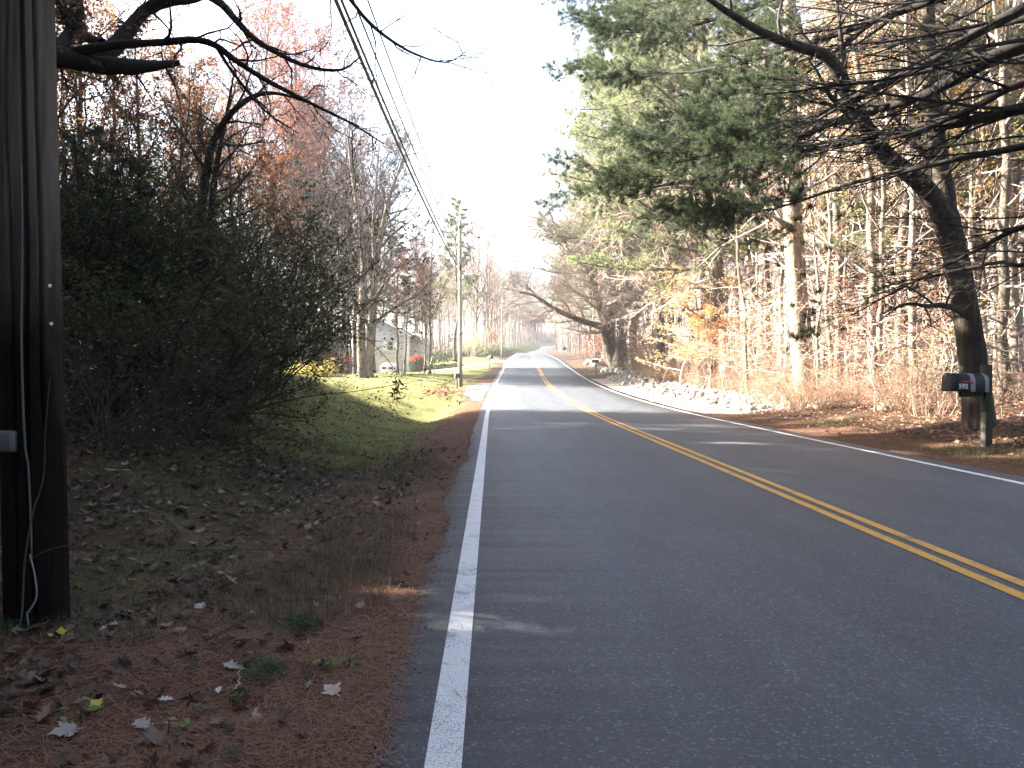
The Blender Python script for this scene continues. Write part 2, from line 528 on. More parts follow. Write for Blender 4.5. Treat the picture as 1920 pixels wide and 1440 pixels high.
def ground_material():
    m, nt, out = new_mat('forest floor, needles, lawn and gravel')
    L = nt.links.new
    b = N(nt, 'ShaderNodeBsdfPrincipled', Roughness=0.95)
    b.inputs['Specular IOR Level'].default_value = 0.15
    fine = noise(nt, 22, 6, .7); mid = noise(nt, 3.2, 5, .6); big = noise(nt, .5, 3, .5)
    litter = ramp(nt, [(.25, (.013, .008, .005)), (.45, (.038, .024, .015)), (.6, (.08, .052, .033)), (.78, (.16, .115, .08))], fine)
    ndl = noise(nt, 34, 6, .75, (1, .45, 1), dist=1.5)
    needles = ramp(nt, [(.25, (.018, .010, .007)), (.5, (.08, .040, .024)), (.75, (.17, .088, .052))], ndl)
    gfine = noise(nt, 30, 5, .7)
    grass = ramp(nt, [(.3, (.05, .06, .02)), (.5, (.115, .12, .045)), (.72, (.21, .19, .09))], gfine)
    gbig = ramp(nt, [(.35, (.75, .95, .7)), (.65, (1.25, 1.05, .9))], mid)
    gm = N(nt, 'ShaderNodeMix', data_type='RGBA', blend_type='MULTIPLY'); gm.inputs[0].default_value = 1
    L(grass.outputs[0], gm.inputs[6]); L(gbig.outputs[0], gm.inputs[7])
    sfine = noise(nt, 40, 6, .7)
    sand = ramp(nt, [(.3, (.16, .13, .10)), (.7, (.42, .36, .29))], sfine)
    col = litter.outputs[0]
    lb = ramp(nt, [(.35, (.7, .66, .62)), (.65, (1.15, 1.1, 1.05))], big)
    lm = N(nt, 'ShaderNodeMix', data_type='RGBA', blend_type='MULTIPLY'); lm.inputs[0].default_value = 1
    L(col, lm.inputs[6]); L(lb.outputs[0], lm.inputs[7]); col = lm.outputs[2]
    for nm, c in (('lawn', gm.outputs[2]), ('sand', sand.outputs[0]), ('needle', needles.outputs[0])):
        at = N(nt, 'ShaderNodeAttribute', attribute_name=nm)
        ad = N(nt, 'ShaderNodeMath', operation='MULTIPLY_ADD'); ad.inputs[1].default_value = .5; ad.inputs[2].default_value = -.25
        L(mid, ad.inputs[0])
        a2 = N(nt, 'ShaderNodeMath', operation='ADD'); L(at.outputs['Fac'], a2.inputs[0]); L(ad.outputs[0], a2.inputs[1])
        sm = N(nt, 'ShaderNodeMapRange'); sm.inputs[1].default_value = .25; sm.inputs[2].default_value = .7
        L(a2.outputs[0], sm.inputs[0])
        mx = N(nt, 'ShaderNodeMix', data_type='RGBA'); L(sm.outputs[0], mx.inputs[0]); L(col, mx.inputs[6]); L(c, mx.inputs[7])
        col = mx.outputs[2]
    L(col, b.inputs['Base Color'])
    bp = N(nt, 'ShaderNodeBump', Strength=.8, Distance=.03); L(fine, bp.inputs['Height']); L(bp.outputs[0], b.inputs['Normal'])
    L(b.outputs[0], out.inputs[0])
    return m

me.materials.append(ground_material())
tag(link('ground', me), 'leaf strewn ground with lawn and needle covered shoulders beside the road', kind='structure')

# ------------------------------------------------------------------ road, apron and drive
def asphalt(name, base=.055, pale=1.0):
    m, nt, out = new_mat(name)
    L = nt.links.new
    b = N(nt, 'ShaderNodeBsdfPrincipled', Roughness=.62)
    b.inputs['Specular IOR Level'].default_value = .35
    sp = noise(nt, 190, 3, .6); md = noise(nt, 2.4, 6, .65, (1, .35, 1)); big = noise(nt, .9, 4, .6, (1, .035, 1))
    tc = N(nt, 'ShaderNodeTexCoord')
    vo = N(nt, 'ShaderNodeTexVoronoi', Scale=85.0); L(tc.outputs['Object'], vo.inputs['Vector'])
    stone = ramp(nt, [(0, (.75, .75, .75)), (.8, (1.0, 1.0, 1.0)), (.93, (1.5, 1.5, 1.48)), (1.0, (2.6, 2.55, 2.4))], None)
    sepx = N(nt, 'ShaderNodeSeparateColor'); L(vo.outputs['Color'], sepx.inputs[0]); L(sepx.outputs[0], stone.inputs[0])
    c0 = ramp(nt, [(.3, (base * .56, base * .63, base * .74)), (.55, (base * .90, base * 1.02, base * 1.22)), (.8, (base * 1.5, base * 1.56, base * 1.66))], sp)
    c1 = ramp(nt, [(.3, (.82, .83, .85)), (.7, (1.16, 1.15, 1.14))], md)
    c2 = ramp(nt, [(.3, (.80, .80, .81)), (.5, (1, 1, 1)), (.7, (1.16, 1.16, 1.15))], big)
    a = N(nt, 'ShaderNodeMix', data_type='RGBA', blend_type='MULTIPLY'); a.inputs[0].default_value = 1
    L(c0.outputs[0], a.inputs[6]); L(c1.outputs[0], a.inputs[7])
    a2 = N(nt, 'ShaderNodeMix', data_type='RGBA', blend_type='MULTIPLY'); a2.inputs[0].default_value = 1
    L(a.outputs[2], a2.inputs[6]); L(stone.outputs[0], a2.inputs[7])
    a3 = N(nt, 'ShaderNodeMix', data_type='RGBA', blend_type='MULTIPLY'); a3.inputs[0].default_value = 1
    L(a2.outputs[2], a3.inputs[6]); L(c2.outputs[0], a3.inputs[7])
    L(a3.outputs[2], b.inputs['Base Color'])
    bp = N(nt, 'ShaderNodeBump', Strength=.55, Distance=.006); L(sp, bp.inputs['Height']); L(bp.outputs[0], b.inputs['Normal'])
    L(b.outputs[0], out.inputs[0])
    return m


def ribbon(name, mat, x0, x1, Ys, lift, nx=2, wob=(0, 0), kind='structure', skirt=False):
    """A strip of the road surface between offsets x0 and x1 from the left white line."""
    Ys = np.asarray(Ys)
    xs = np.linspace(0, 1, nx)
    a = xl(Ys) + x0 + (edge_wobble(Ys, 1) if wob[0] else 0)
    c = xl(Ys) + x1 + (edge_wobble(Ys, 2) if wob[1] else 0)
    X = a[:, None] + (c - a)[:, None] * xs[None, :]
    Y = np.repeat(Ys[:, None], nx, 1)
    Z = np.repeat((zr(Ys) + lift)[:, None], nx, 1)
    if skirt:      # the broken asphalt edge drops a few centimetres to the ground
        X = np.concatenate([X[:, :1] - .03, X, X[:, -1:] + .03], 1); Y = np.concatenate([Y[:, :1], Y, Y[:, -1:]], 1)
        Z = np.concatenate([Z[:, :1] - .09, Z, Z[:, -1:] - .09], 1); nx += 2
    V = np.stack([X, Y, Z], -1).reshape(-1, 3)
    ny = len(Ys)
    q = (np.arange(ny - 1)[:, None] * nx + np.arange(nx - 1)[None, :]).reshape(-1, 1) + np.array([0, 1, nx + 1, nx])
    return tag(link(name, np_mesh(name, V, [q], mat)), kind=kind)

YS = grid_axis([(-30, 2, 1), (2, 30, .06), (30, 80, .3), (80, 440, 2)])
YM = grid_axis([(-30, 2, 1), (2, 30, .25), (30, 80, .5), (80, 440, 2)])
ribbon('road', asphalt('worn asphalt', .060), -LE, ROADW + RE, YS, .012, 5, (1, 1), skirt=True)


def paint(name, col, wear, dirt):
    m, nt, out = new_mat(name)
    L = nt.links.new
    b = N(nt, 'ShaderNodeBsdfPrincipled', Roughness=.6)
    b.inputs['Specular IOR Level'].default_value = .3
    n1 = noise(nt, 130, 4, .7); n2 = noise(nt, 3.5, 5, .65)
    ad = N(nt, 'ShaderNodeMath', operation='MULTIPLY_ADD'); ad.inputs[1].default_value = .55
    L(n2, ad.inputs[0]); L(n1, ad.inputs[2])
    r = ramp(nt, [(wear, (.07, .07, .075)), (wear + .1, tuple(np.array(col) * .72)), (wear + .25, col)], ad.outputs[0])
    d = ramp(nt, [(.4, (1, 1, 1)), (.72, dirt)], n2)
    mx = N(nt, 'ShaderNodeMix', data_type='RGBA', blend_type='MULTIPLY'); mx.inputs[0].default_value = 1
    L(r.outputs[0], mx.inputs[6]); L(d.outputs[0], mx.inputs[7]); L(mx.outputs[2], b.inputs['Base Color'])
    L(b.outputs[0], out.inputs[0])
    return m

WHITE = paint('white road paint', (.66, .67, .68), .62, (.66, .60, .56))
YELLOW = paint('yellow road paint', (.66, .36, .06), .64, (.7, .66, .6))
ribbon('road_edge_line_marking', WHITE, -.068, .068, YM, .0165)
ribbon('road_edge_line_marking', WHITE, ROADW - .06, ROADW + .06, YM, .0165)
ribbon('road_centre_line_marking', YELLOW, MID - .155, MID - .05, YM, .0165)
ribbon('road_centre_line_marking', YELLOW, MID + .05, MID + .155, YM, .0165)

# the paved pull-off on the left where the mailbox and the pole stand
def sheet(name, mat, rows, lift, kind='structure'):
    """rows: for each distance Y a left and a right x; follows the ground."""
    rows = np.array(rows, float); k = 9
    Yq = np.linspace(rows[0, 0], rows[-1, 0], max(20, int((rows[-1, 0] - rows[0, 0]) * 3)))
    a = np.interp(Yq, rows[:, 0], rows[:, 1]) + (vnoise(Yq * 1.5, Yq * 0, 31) - .5) * .3
    c = np.interp(Yq, rows[:, 0], rows[:, 2])
    X = a[:, None] + (c - a)[:, None] * np.linspace(0, 1, k); Y = np.repeat(Yq[:, None], k, 1)
    Z = np.maximum(H(X, Y), zr(Y) - .02) + lift
    V = np.stack([X, Y, Z], -1).reshape(-1, 3); ny = len(Yq)
    q = (np.arange(ny - 1)[:, None] * k + np.arange(k - 1)[None, :]).reshape(-1, 1) + np.array([0, 1, k + 1, k])
    return tag(link(name, np_mesh(name, V, [q], mat)), kind=kind)

sheet('paved_pull_off', asphalt('pale pull off asphalt', .085), [(36, -.75, -.45), (42, -1.5, -.4), (47, -1.75, -.25), (52, -1.6, -.05), (56, -.9, .05)], .006)
# the drive that runs from the road down to the garage, a strip across the view
DRV = plain('pale concrete drive', (.42, .41, .40), .8, .2, 3, bump=.2)
dp = np.array([[2.2, 99.5], [-1.5, 98.2], [-6, 96.5], [-10.5, 95.3], [-15, 94.6], [-20, 94.2]])
dq = spline(np.c_[dp, np.zeros(len(dp))], 60)[:, :2]
tn = norm(np.gradient(dq, axis=0)); nr = np.stack([-tn[:, 1], tn[:, 0]], 1)
ww = np.interp(np.arange(60), [0, 8, 30, 42, 59], [3.2, 1.6, 1.5, 3.0, 3.4])[:, None]
V = np.concatenate([np.c_[dq + nr * ww * s, H((dq + nr * ww * s)[:, 0], (dq + nr * ww * s)[:, 1], False) + .09] for s in (-1, -.33, .33, 1)])
q = np.concatenate([np.stack([np.arange(59) + 60 * c, np.arange(59) + 60 * (c + 1), np.arange(1, 60) + 60 * (c + 1), np.arange(1, 60) + 60 * c], 1) for c in range(3)])
DRIVE_MESH = np_mesh('driveway', V, [q], DRV)
tag(link('driveway', DRIVE_MESH), kind='structure')

# scattering volume added, mostly for the lens flare washing out the far road
hm = bpy.data.materials.new('thin haze'); hm.use_nodes = True; hm.node_tree.nodes.clear()
_o = hm.node_tree.nodes.new('ShaderNodeOutputMaterial'); _v = hm.node_tree.nodes.new('ShaderNodeVolumePrincipled')
_v.inputs['Color'].default_value = (.93, .95, 1, 1); _v.inputs['Density'].default_value = VEIL; _v.inputs['Anisotropy'].default_value = .3
hm.node_tree.links.new(_v.outputs[0], _o.inputs['Volume'])
zlo = float(gZ.min()) - 1.0
b = MB(); b.box((55, 700, (zlo + 62) / 2), (1150, 1640, 62 - zlo)); tag(b.build('veil', hm), 'thin pale haze added for the wash of lens flare along the road', kind='stuff')
# ------------------------------------------------------------------ plant materials
BARK_GREY = bark('grey brown bark', (.10, .078, .058), (.34, .285, .225))
BARK_OAK = bark('furrowed oak bark', (.045, .036, .028), (.20, .165, .13), 9, 1.0, (1, 1, .12), lichen=(.16, .17, .11))
BARK_DARK = bark('dark bark', (.014, .011, .009), (.05, .04, .032))
BARK_LIMB = bark('shade darkened limb bark', (.008, .007, .006), (.026, .021, .017))  # dark bark, blackened further for the backlit shade on the limbs
BARK_LEAN = bark('shade darkened furrowed bark', (.022, .017, .013), (.085, .067, .05), 10, 1.0, (1, 1, .13))  # separate darker bark; shade on the leaning trunk is in its colour
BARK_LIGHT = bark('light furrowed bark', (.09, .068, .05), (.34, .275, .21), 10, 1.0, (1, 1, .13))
BARK_PINE = bark('pine bark', (.035, .028, .022), (.13, .105, .08), 7, .9, (1, 1, .3))
TWIG = bark('pale bare twigs', (.27, .21, .18), (.50, .41, .35), 3, .1)
TWIG_DARK = bark('dark bare twigs', (.03, .024, .02), (.095, .078, .065), 3, .1)
STEM_TAN = bark('tan brush stems', (.16, .105, .07), (.38, .265, .19), 3, .1)

L_RUST = leaf('rust and red oak leaves', [(.14, .035, .02), (.23, .055, .024), (.30, .10, .04), (.18, .05, .04)], .5)
L_RED = leaf('red maple leaves', [(.16, .045, .032), (.26, .06, .03), (.29, .11, .06), (.15, .08, .06)], .5)
L_BROWN = leaf('brown oak leaves', [(.085, .055, .032), (.15, .095, .05), (.20, .12, .055), (.10, .075, .035)], .4)
L_BROWNRUST = leaf('brown and rust oak leaves', [(.13, .085, .045), (.24, .14, .06), (.30, .16, .06), (.34, .10, .045), (.17, .12, .045)], .55)
L_PINKGREY = leaf('dull pinkish brown leaves', [(.10, .06, .048), (.16, .095, .075), (.135, .10, .08), (.20, .10, .068)], .4)
L_ORANGE = leaf('orange beech leaves', [(.42, .17, .05), (.55, .27, .09), (.62, .38, .16), (.45, .14, .05)], .5)
L_PALE = leaf('pale yellow beech leaves', [(.55, .36, .14), (.65, .48, .22), (.70, .55, .30), (.58, .34, .12)], .5)
L_GOLD = leaf('golden leaves', [(.50, .26, .04), (.58, .36, .05), (.55, .22, .035), (.45, .33, .06)], .55)
L_TAN = leaf('dry tan leaves', [(.26, .145, .10), (.40, .24, .17), (.48, .32, .24), (.36, .15, .10)], .4)
L_OLIVE = leaf('dark olive shrub leaves', [(.036, .045, .014), (.058, .068, .022), (.10, .10, .034), (.058, .056, .022)], .5)
L_GREEN = leaf('green hedge leaves', [(.03, .055, .018), (.05, .085, .025), (.075, .10, .035)], .35)
L_SHRUB = leaf('pale yellow green shrub leaves', [(.25, .26, .10), (.36, .35, .15), (.44, .40, .20)], .5)
L_YELLOWBUSH = leaf('yellow bush leaves', [(.42, .36, .08), (.55, .45, .12), (.35, .33, .08)], .5)
L_BRIGHTRED = leaf('bright red leaves', [(.40, .03, .025), (.55, .05, .03), (.45, .09, .04)], .5)
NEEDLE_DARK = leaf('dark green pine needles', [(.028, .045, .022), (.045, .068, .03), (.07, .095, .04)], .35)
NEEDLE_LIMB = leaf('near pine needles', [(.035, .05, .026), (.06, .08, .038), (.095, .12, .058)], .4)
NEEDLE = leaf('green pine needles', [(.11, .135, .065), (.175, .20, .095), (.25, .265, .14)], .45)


# ------------------------------------------------------------------ builders: each returns a thing with its parts
def tree_thing(name, label, cat, trunkV, bark_m, branches=None, branch_m=None, foliage=None, foliage_m=None, group=None, parts=('trunk', 'branches', 'foliage')):
    t = empty(name, label=label, cat=cat, group=group)
    V, q = trunkV
    link(parts[0], np_mesh(parts[0], V, [q], bark_m, True), t)
    if branches is not None:
        link(parts[1], np_mesh(parts[1], branches[0], [branches[1]], branch_m or bark_m, True), t)
    if foliage is not None:
        link(parts[2], np_mesh(parts[2], foliage[0], [foliage[1]], foliage_m, False, tint=foliage[2]), t)
    return t


def place(t, x, y, rz=0.0, s=1.0, sink=.06, tilt=(0, 0)):
    t.location = (x, y, Hf(x, y) - sink)
    t.rotation_euler = (tilt[0], tilt[1], rz)
    t.scale = (s, s, s)
    return t


class Placer:
    """First call places the prototype itself, later calls place copies."""
    def __init__(s, proto): s.p = proto; s.used = False
    def __call__(s, x, y, rz=0.0, sc=1.0, label=None, group=None, tilt=(0, 0), sink=.06):
        o = copy_tree(s.p) if s.used else s.p
        s.used = True
        if label: o['label'] = label
        if group: o['group'] = group
        return place(o, x, y, rz, sc, sink, tilt)


def trunk_line(rng, h, r, k=14, wander=.05, lean=(0, 0), flare=1.7, rtip=.12, bend=None):
    P = path(rng, (0, 0, -.35), (lean[0], lean[1], h), k, wander * h / 20, bend)
    s = np.linspace(0, 1, k)
    Rd = r * (rtip + (1 - rtip) * (1 - s) ** .85) * (1 + (flare - 1) * np.exp(-s * h / .55))
    return P[None], Rd[None]


def fine_base(P, Rd, n=34):
    """Denser rings so that the butt swell and the lumps of a near trunk show."""
    k = P.shape[1]; s = np.linspace(0, 1, n) ** 1.5
    Q = spline(P[0], 200)[(s * 199).astype(int)]
    return Q[None], np.interp(s, np.linspace(0, 1, k), Rd[0])[None]


def bare_tree(seed, h, r, bark_m, twig_m, crown_from=.5, nlimb=16, nsub=6, ntwig=6, lean=(0, 0), dead=10, leaf_m=None, leaf_n=2, leaf_size=.09, fork=0, limb_ang=(42, 10),
              limbL=(.22, .36), up=.07, name='forest_tree', label='', cat='tree', group=None, leaf_frac=1.0, leaf_low=None, sides=9, wander=.12):
    rng = np.random.default_rng(seed)
    P, Rd = trunk_line(rng, h, r, 16, .085, lean)
    stems = [(P, Rd)]
    for f in range(fork):
        t0 = rng.uniform(.25, .5)
        p, rr, tn = sample(P, Rd, np.array([[t0]]))
        a = rng.random() * 6.28
        e = p[0, 0] + np.array([math.cos(a) * h * .16, math.sin(a) * h * .16, h * rng.uniform(.42, .55)])
        Q = path(rng, p[0, 0], e, 16, .03 * h / 20, (math.cos(a) * h * .05, math.sin(a) * h * .05, 0))
        stems.append((Q[None], (rr[0, 0] * .75 * np.linspace(1, .12, 16))[None]))
    TP = np.concatenate([s[0] for s in stems]); TR = np.concatenate([s[1] for s in stems])
    tv = [tubes(TP, TR, sides, .05, rng)]
    L1 = grow(rng, TP, TR, nlimb, (crown_from, .99), limb_ang, limbL, .55, 7, wander, up, .55, .2, .012)
    L2 = grow(rng, *L1, nsub, (.25, 1), (42, 12), (.35, .6), .4, 5, wander * 1.3, up * .7, .6, .25, .006)
    L3 = grow(rng, *L2, ntwig, (.2, 1), (40, 13), (.35, .65), .4, 4, wander * 1.5, up * .5, .6, .3, .0045)
    br = [tubes(L1[0], L1[1], 6), tubes(L2[0], L2[1], 4), tubes(L3[0], L3[1], 3)]
    if dead:      # short dead side branches on the shaded lower trunk
        D1 = grow(rng, P, Rd, dead, (.08, crown_from), (75, 14), None, .2, 6, .16, -.02, .3, .25, .006, absL=(.8, 2.6))
        D2 = grow(rng, *D1, 4, (.25, 1), (45, 15), (.3, .55), .3, 4, .2, 0, .6, .3, .004)
        br += [tubes(D1[0], D1[1], 4), tubes(D2[0], D2[1], 3)]
    fol = None
    if leaf_m is not None:
        src = L3[0][rng.random(len(L3[0])) < leaf_frac]
        pos, _ = along(rng, src, leaf_n, (.3, 1), .06)
        fol = leaves(rng, pos, leaf_size, .25)
    return tree_thing(name, label, cat, join(*tv), bark_m, join(*br), twig_m, fol, leaf_m, group)


def pine(seed, h, r, crown_from, reach, needle_m, nwhorl=62, nsub=13, ntw=6, ntuft=3, nb=8, nl=.12, nw=.02, droop=.02, name='pine_tree', label='', cat='tree', group=None, one_side=None, dead=10, top=.25):
    """White pine: level to rising tiered limbs, tufted twigs."""
    rng = np.random.default_rng(seed)
    P, Rd = trunk_line(rng, h, r, 16, .12)
    L1 = grow(rng, P, Rd, nwhorl, (crown_from, .985), (78, 9), None, 1 - top, 8, .06, -droop, .32, .25, .014, absL=(reach * .6, reach * 1.05), upcurve=.13)
    if one_side is not None:      # limbs on the side away from the light are shorter
        d = norm(L1[0][:, -1] - L1[0][:, 0])
        f = .62 + .38 * np.clip(d @ np.array(one_side, float) + .35, 0, 1)
        L1 = (L1[0][:, :1] + (L1[0] - L1[0][:, :1]) * f[:, None, None], L1[1])
    L2 = grow(rng, *L1, nsub, (.22, 1), (52, 10), (.24, .42), .55, 5, .08, .03, .5, .3, .006, flat=.8)
    L3 = grow(rng, *L2, ntw, (.25, 1), (45, 12), (.3, .5), .4, 3, .1, .08, .6, .4, .004, flat=.5)
    br = [tubes(L1[0], L1[1], 5), tubes(L2[0], L2[1], 3), tubes(L3[0], L3[1], 3)]
    if dead:
        D1 = grow(rng, P, Rd, dead, (.1, crown_from), (85, 8), None, .2, 6, .1, -.03, .2, .25, .008, absL=(1.2, 3.2))
        br.append(tubes(D1[0], D1[1], 4))
    pos, tan = along(rng, L3[0], ntuft, (.35, 1), .015)
    fol = tufts(rng, pos, tan, nb, nl, nw)
    return tree_thing(name, label, cat, tubes(P, Rd, 9, .05, rng), BARK_PINE, join(*br), BARK_PINE, fol, needle_m, group, ('trunk', 'branches', 'needles'))


def shrub(seed, h, spread, nstem, leaf_m, stem_m, nb=7, ntw=6, nleaf=5, leaf_size=.05, arch=-.06, name='shrub', label='', cat='shrub', group=None, lean=(0, 0), rstem=.02, ang=32, flat=.1, leaf_frac=1.0, bare=.25, base=.25):
    rng = np.random.default_rng(seed)
    a = rng.random(nstem) * 6.28
    el = np.radians(rng.normal(ang, 14, nstem))
    d = np.stack([np.sin(el) * np.cos(a) * spread + lean[0], np.sin(el) * np.sin(a) * spread + lean[1], np.cos(el)], -1)
    d = norm(d); ln = h * rng.uniform(.65, 1.1, nstem)
    p = np.stack([np.cos(a) * base * rng.random(nstem), np.sin(a) * base * rng.random(nstem), np.full(nstem, -.1)], -1)
    pts = [p]
    for s in range(8):
        d = norm(d + rng.normal(0, .09, d.shape) + np.array([0, 0, arch * s / 3]))
        p = p + d * (ln / 8)[:, None]; pts.append(p)
    P = np.stack(pts, 1); Rd = rstem * rng.uniform(.6, 1.2, (nstem, 1)) * np.linspace(1, .2, 9)[None]
    L2 = grow(rng, P, Rd, nb, (bare, 1), (45, 14), (.25, .45), .3, 5, .14, .02, .55, .3, .004)
    L3 = grow(rng, *L2, ntw, (.2, 1), (45, 14), (.35, .6), .3, 4, .16, .02, .6, .4, .003)
    fol = None
    if leaf_m is not None:
        src = L3[0][rng.random(len(L3[0])) < leaf_frac]
        pos, _ = along(rng, src, nleaf, (.1, 1), leaf_size * .7)
        fol = leaves(rng, pos, leaf_size, flat)
    return tree_thing(name, label, cat, tubes(P, Rd, 5), stem_m, join(tubes(L2[0], L2[1], 3), tubes(L3[0], L3[1], 3)), stem_m, fol, leaf_m, group, ('stems', 'twigs', 'leaves'))


def sapling(seed, h, r, leaf_m, name='sapling', label='', cat='sapling', group=None, n=22, nsub=6, ntw=0, nleaf=5, leaf_size=.09, ang=(68, 12), Lf=(.25, .42), layer=.7, bark_m=None, lean=(0, 0), t0=.22, up=.0, frac=1.0, wander=.5):
    """Young understorey tree with level sprays of leaves."""
    rng = np.random.default_rng(seed)
    P, Rd = trunk_line(rng, h, r, 12, wander, lean, 1.15, .15)
    L1 = grow(rng, P, Rd, n, (t0, .98), ang, Lf, .45, 6, .08, up, .5, .3, .005)
    L2 = grow(rng, *L1, nsub, (.2, 1), (48, 10), (.28, .48), .4, 4, .1, 0, .6, .4, .003, flat=.85)
    fol = None
    if leaf_m is not None:
        src = L2[0][rng.random(len(L2[0])) < frac]
        pos, _ = along(rng, src, nleaf, (.15, 1), leaf_size * .5)
        fol = leaves(rng, pos, leaf_size, layer)
    bm = bark_m or TWIG
    return tree_thing(name, label, cat, tubes(P, Rd, 7), bm, join(tubes(L1[0], L1[1], 4), tubes(L2[0], L2[1], 3)), bm, fol, leaf_m, group)


def s_of(x, y): return y + x * math.tan(R(SUN_AZ))
# ------------------------------------------------------------------ right of the road: the near leaning tree
rng = np.random.default_rng(41)
def stem(pts, radii, k=40, sides=14, lump=.05):
    P = spline(pts, k)
    Rd = np.interp(np.linspace(0, 1, k), np.linspace(0, 1, len(radii)), radii)
    return P[None], Rd[None]

TD = 16.4
base = np.array([(1838 - 922) / F * TD, TD, 0]); base[2] = Hf(base[0], base[1])
def rel(px, py, dy=0.0): return P3(px, py, TD + dy) - base
A = stem([(0, 0, -.35), (-.02, 0, .05), rel(1832, 740), rel(1815, 600), rel(1792, 480), rel(1775, 410), rel(1766, 330, .15), rel(1752, 220, .3), rel(1742, 100, .4), rel(1738, -40, .5), rel(1733, -200, .6), rel(1725, -420, .7)],
         [.46, .33, .28, .25, .235, .25, .19, .17, .155, .14, .11, .06], 60)
Bq = stem([rel(1786, 450), rel(1768, 405, -.1), rel(1728, 345, -.3), rel(1660, 290, -.6), rel(1622, 235, -.8), rel(1592, 180, -1.0), rel(1555, 110, -1.2), rel(1500, 88, -1.3), rel(1440, 66, -1.5), rel(1360, 20, -1.8), rel(1280, -40, -2.1)],
          [.25, .23, .19, .175, .16, .15, .125, .1, .085, .06, .03], 44)
C3 = stem([rel(1813, 590), rel(1790, 578, -.2), rel(1762, 572, -.5), rel(1738, 574, -.8), rel(1700, 570, -1.2), rel(1650, 590, -1.6)], [.09, .075, .06, .045, .03, .012], 18)
tv = [tubes(*A, 16, .05, rng), tubes(*Bq, 12, .05, rng), tubes(*C3, 8, .05, rng)]
L1 = grow(rng, *A, 8, (.5, .98), (55, 12), (.12, .24), .4, 7, .12, .04, .45, .2, .01)
L1b = grow(rng, *Bq, 9, (.35, 1), (50, 14), (.15, .32), .4, 7, .13, .03, .5, .2, .008)
L1c = grow(rng, *C3, 6, (.3, 1), (40, 14), (.3, .6), .4, 6, .13, .03, .5, .2, .005)
L1d = grow(rng, *A, 5, (.14, .4), (75, 12), None, .2, 6, .16, -.02, .12, .2, .006, absL=(.6, 1.6))
br = []
for Lx in (L1, L1b, L1c, L1d):
    L2 = grow(rng, *Lx, 6, (.25, 1), (42, 12), (.35, .6), .4, 5, .15, .02, .6, .3, .005)
    L3 = grow(rng, *L2, 5, (.25, 1), (42, 12), (.35, .6), .4, 4, .15, .02, .6, .3, .004)
    br += [tubes(Lx[0], Lx[1], 6), tubes(L2[0], L2[1], 4), tubes(L3[0], L3[1], 3)]
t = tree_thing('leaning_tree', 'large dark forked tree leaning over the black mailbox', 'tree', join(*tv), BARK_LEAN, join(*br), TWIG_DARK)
t.location = base

# ------------------------------------------------------------------ the near white pine whose long limbs hang over the road from the right
rng = np.random.default_rng(43)
pb = np.array([15.6, 14.0, 0]); pb[2] = Hf(pb[0], pb[1])
PT = trunk_line(rng, 24, .42, 16, .1)
limbs = []
def limb(pts, r0, join_z):
    p = [np.array([pb[0], pb[1], join_z])] + [P3(*q) for q in pts]
    P = spline(p, 16) - pb
    limbs.append((P, 1.3 * r0 * np.linspace(1, .16, 16)))
limb([(1990, -60, 13.2), (1740, 5, 14.2), (1520, 80, 16), (1300, 135, 19), (1170, 130, 21)], .085, 9.8)
limb([(1990, -8, 12.6), (1760, 105, 13.8), (1600, 185, 15.2), (1400, 265, 18), (1250, 310, 20.5), (1160, 325, 22)], .095, 9.2)
limb([(1980, 65, 12.4), (1740, 175, 13.6), (1560, 230, 15.5), (1350, 325, 18.5), (1220, 352, 20.5)], .115, 8.4)
limb([(1980, 135, 12.2), (1800, 215, 13), (1640, 250, 15), (1470, 280, 17), (1300, 300, 20)], .07, 7.9)
limb([(1980, 190, 12.2), (1790, 232, 13.4), (1620, 262, 15.2), (1430, 290, 17.5), (1260, 250, 20)], .09, 7.4)
limb([(1980, 262, 12), (1790, 300, 13.2), (1610, 340, 15), (1450, 392, 17), (1350, 400, 19)], .055, 6.8)
limb([(1980, 405, 12), (1830, 470, 13), (1690, 540, 14.5), (1600, 590, 16)], .045, 5.8)
limb([(1985, 480, 12.5), (1870, 492, 13.5), (1740, 520, 15), (1620, 560, 17)], .04, 5.4)
limb([(1960, -190, 14), (1660, -90, 16), (1420, 10, 19), (1240, 60, 22), (1150, 50, 23)], .1, 11)
limb([(1900, -260, 15), (1560, -120, 18), (1300, -10, 21), (1180, 10, 23)], .1, 12)
limb([(1960, -120, 12.8), (1800, -40, 13.8), (1640, 40, 15.4), (1480, 160, 17.5), (1330, 230, 20)], .07, 10.3)
limb([(1985, 20, 12.9), (1850, 45, 13.9), (1720, 70, 15.2), (1560, 90, 17.4), (1390, 170, 20), (1240, 240, 22)], .06, 9.5)
LP = np.stack([l[0] for l in limbs]); LR = np.stack([l[1] for l in limbs])
br = [tubes(LP, LR, 8, .06, rng)]
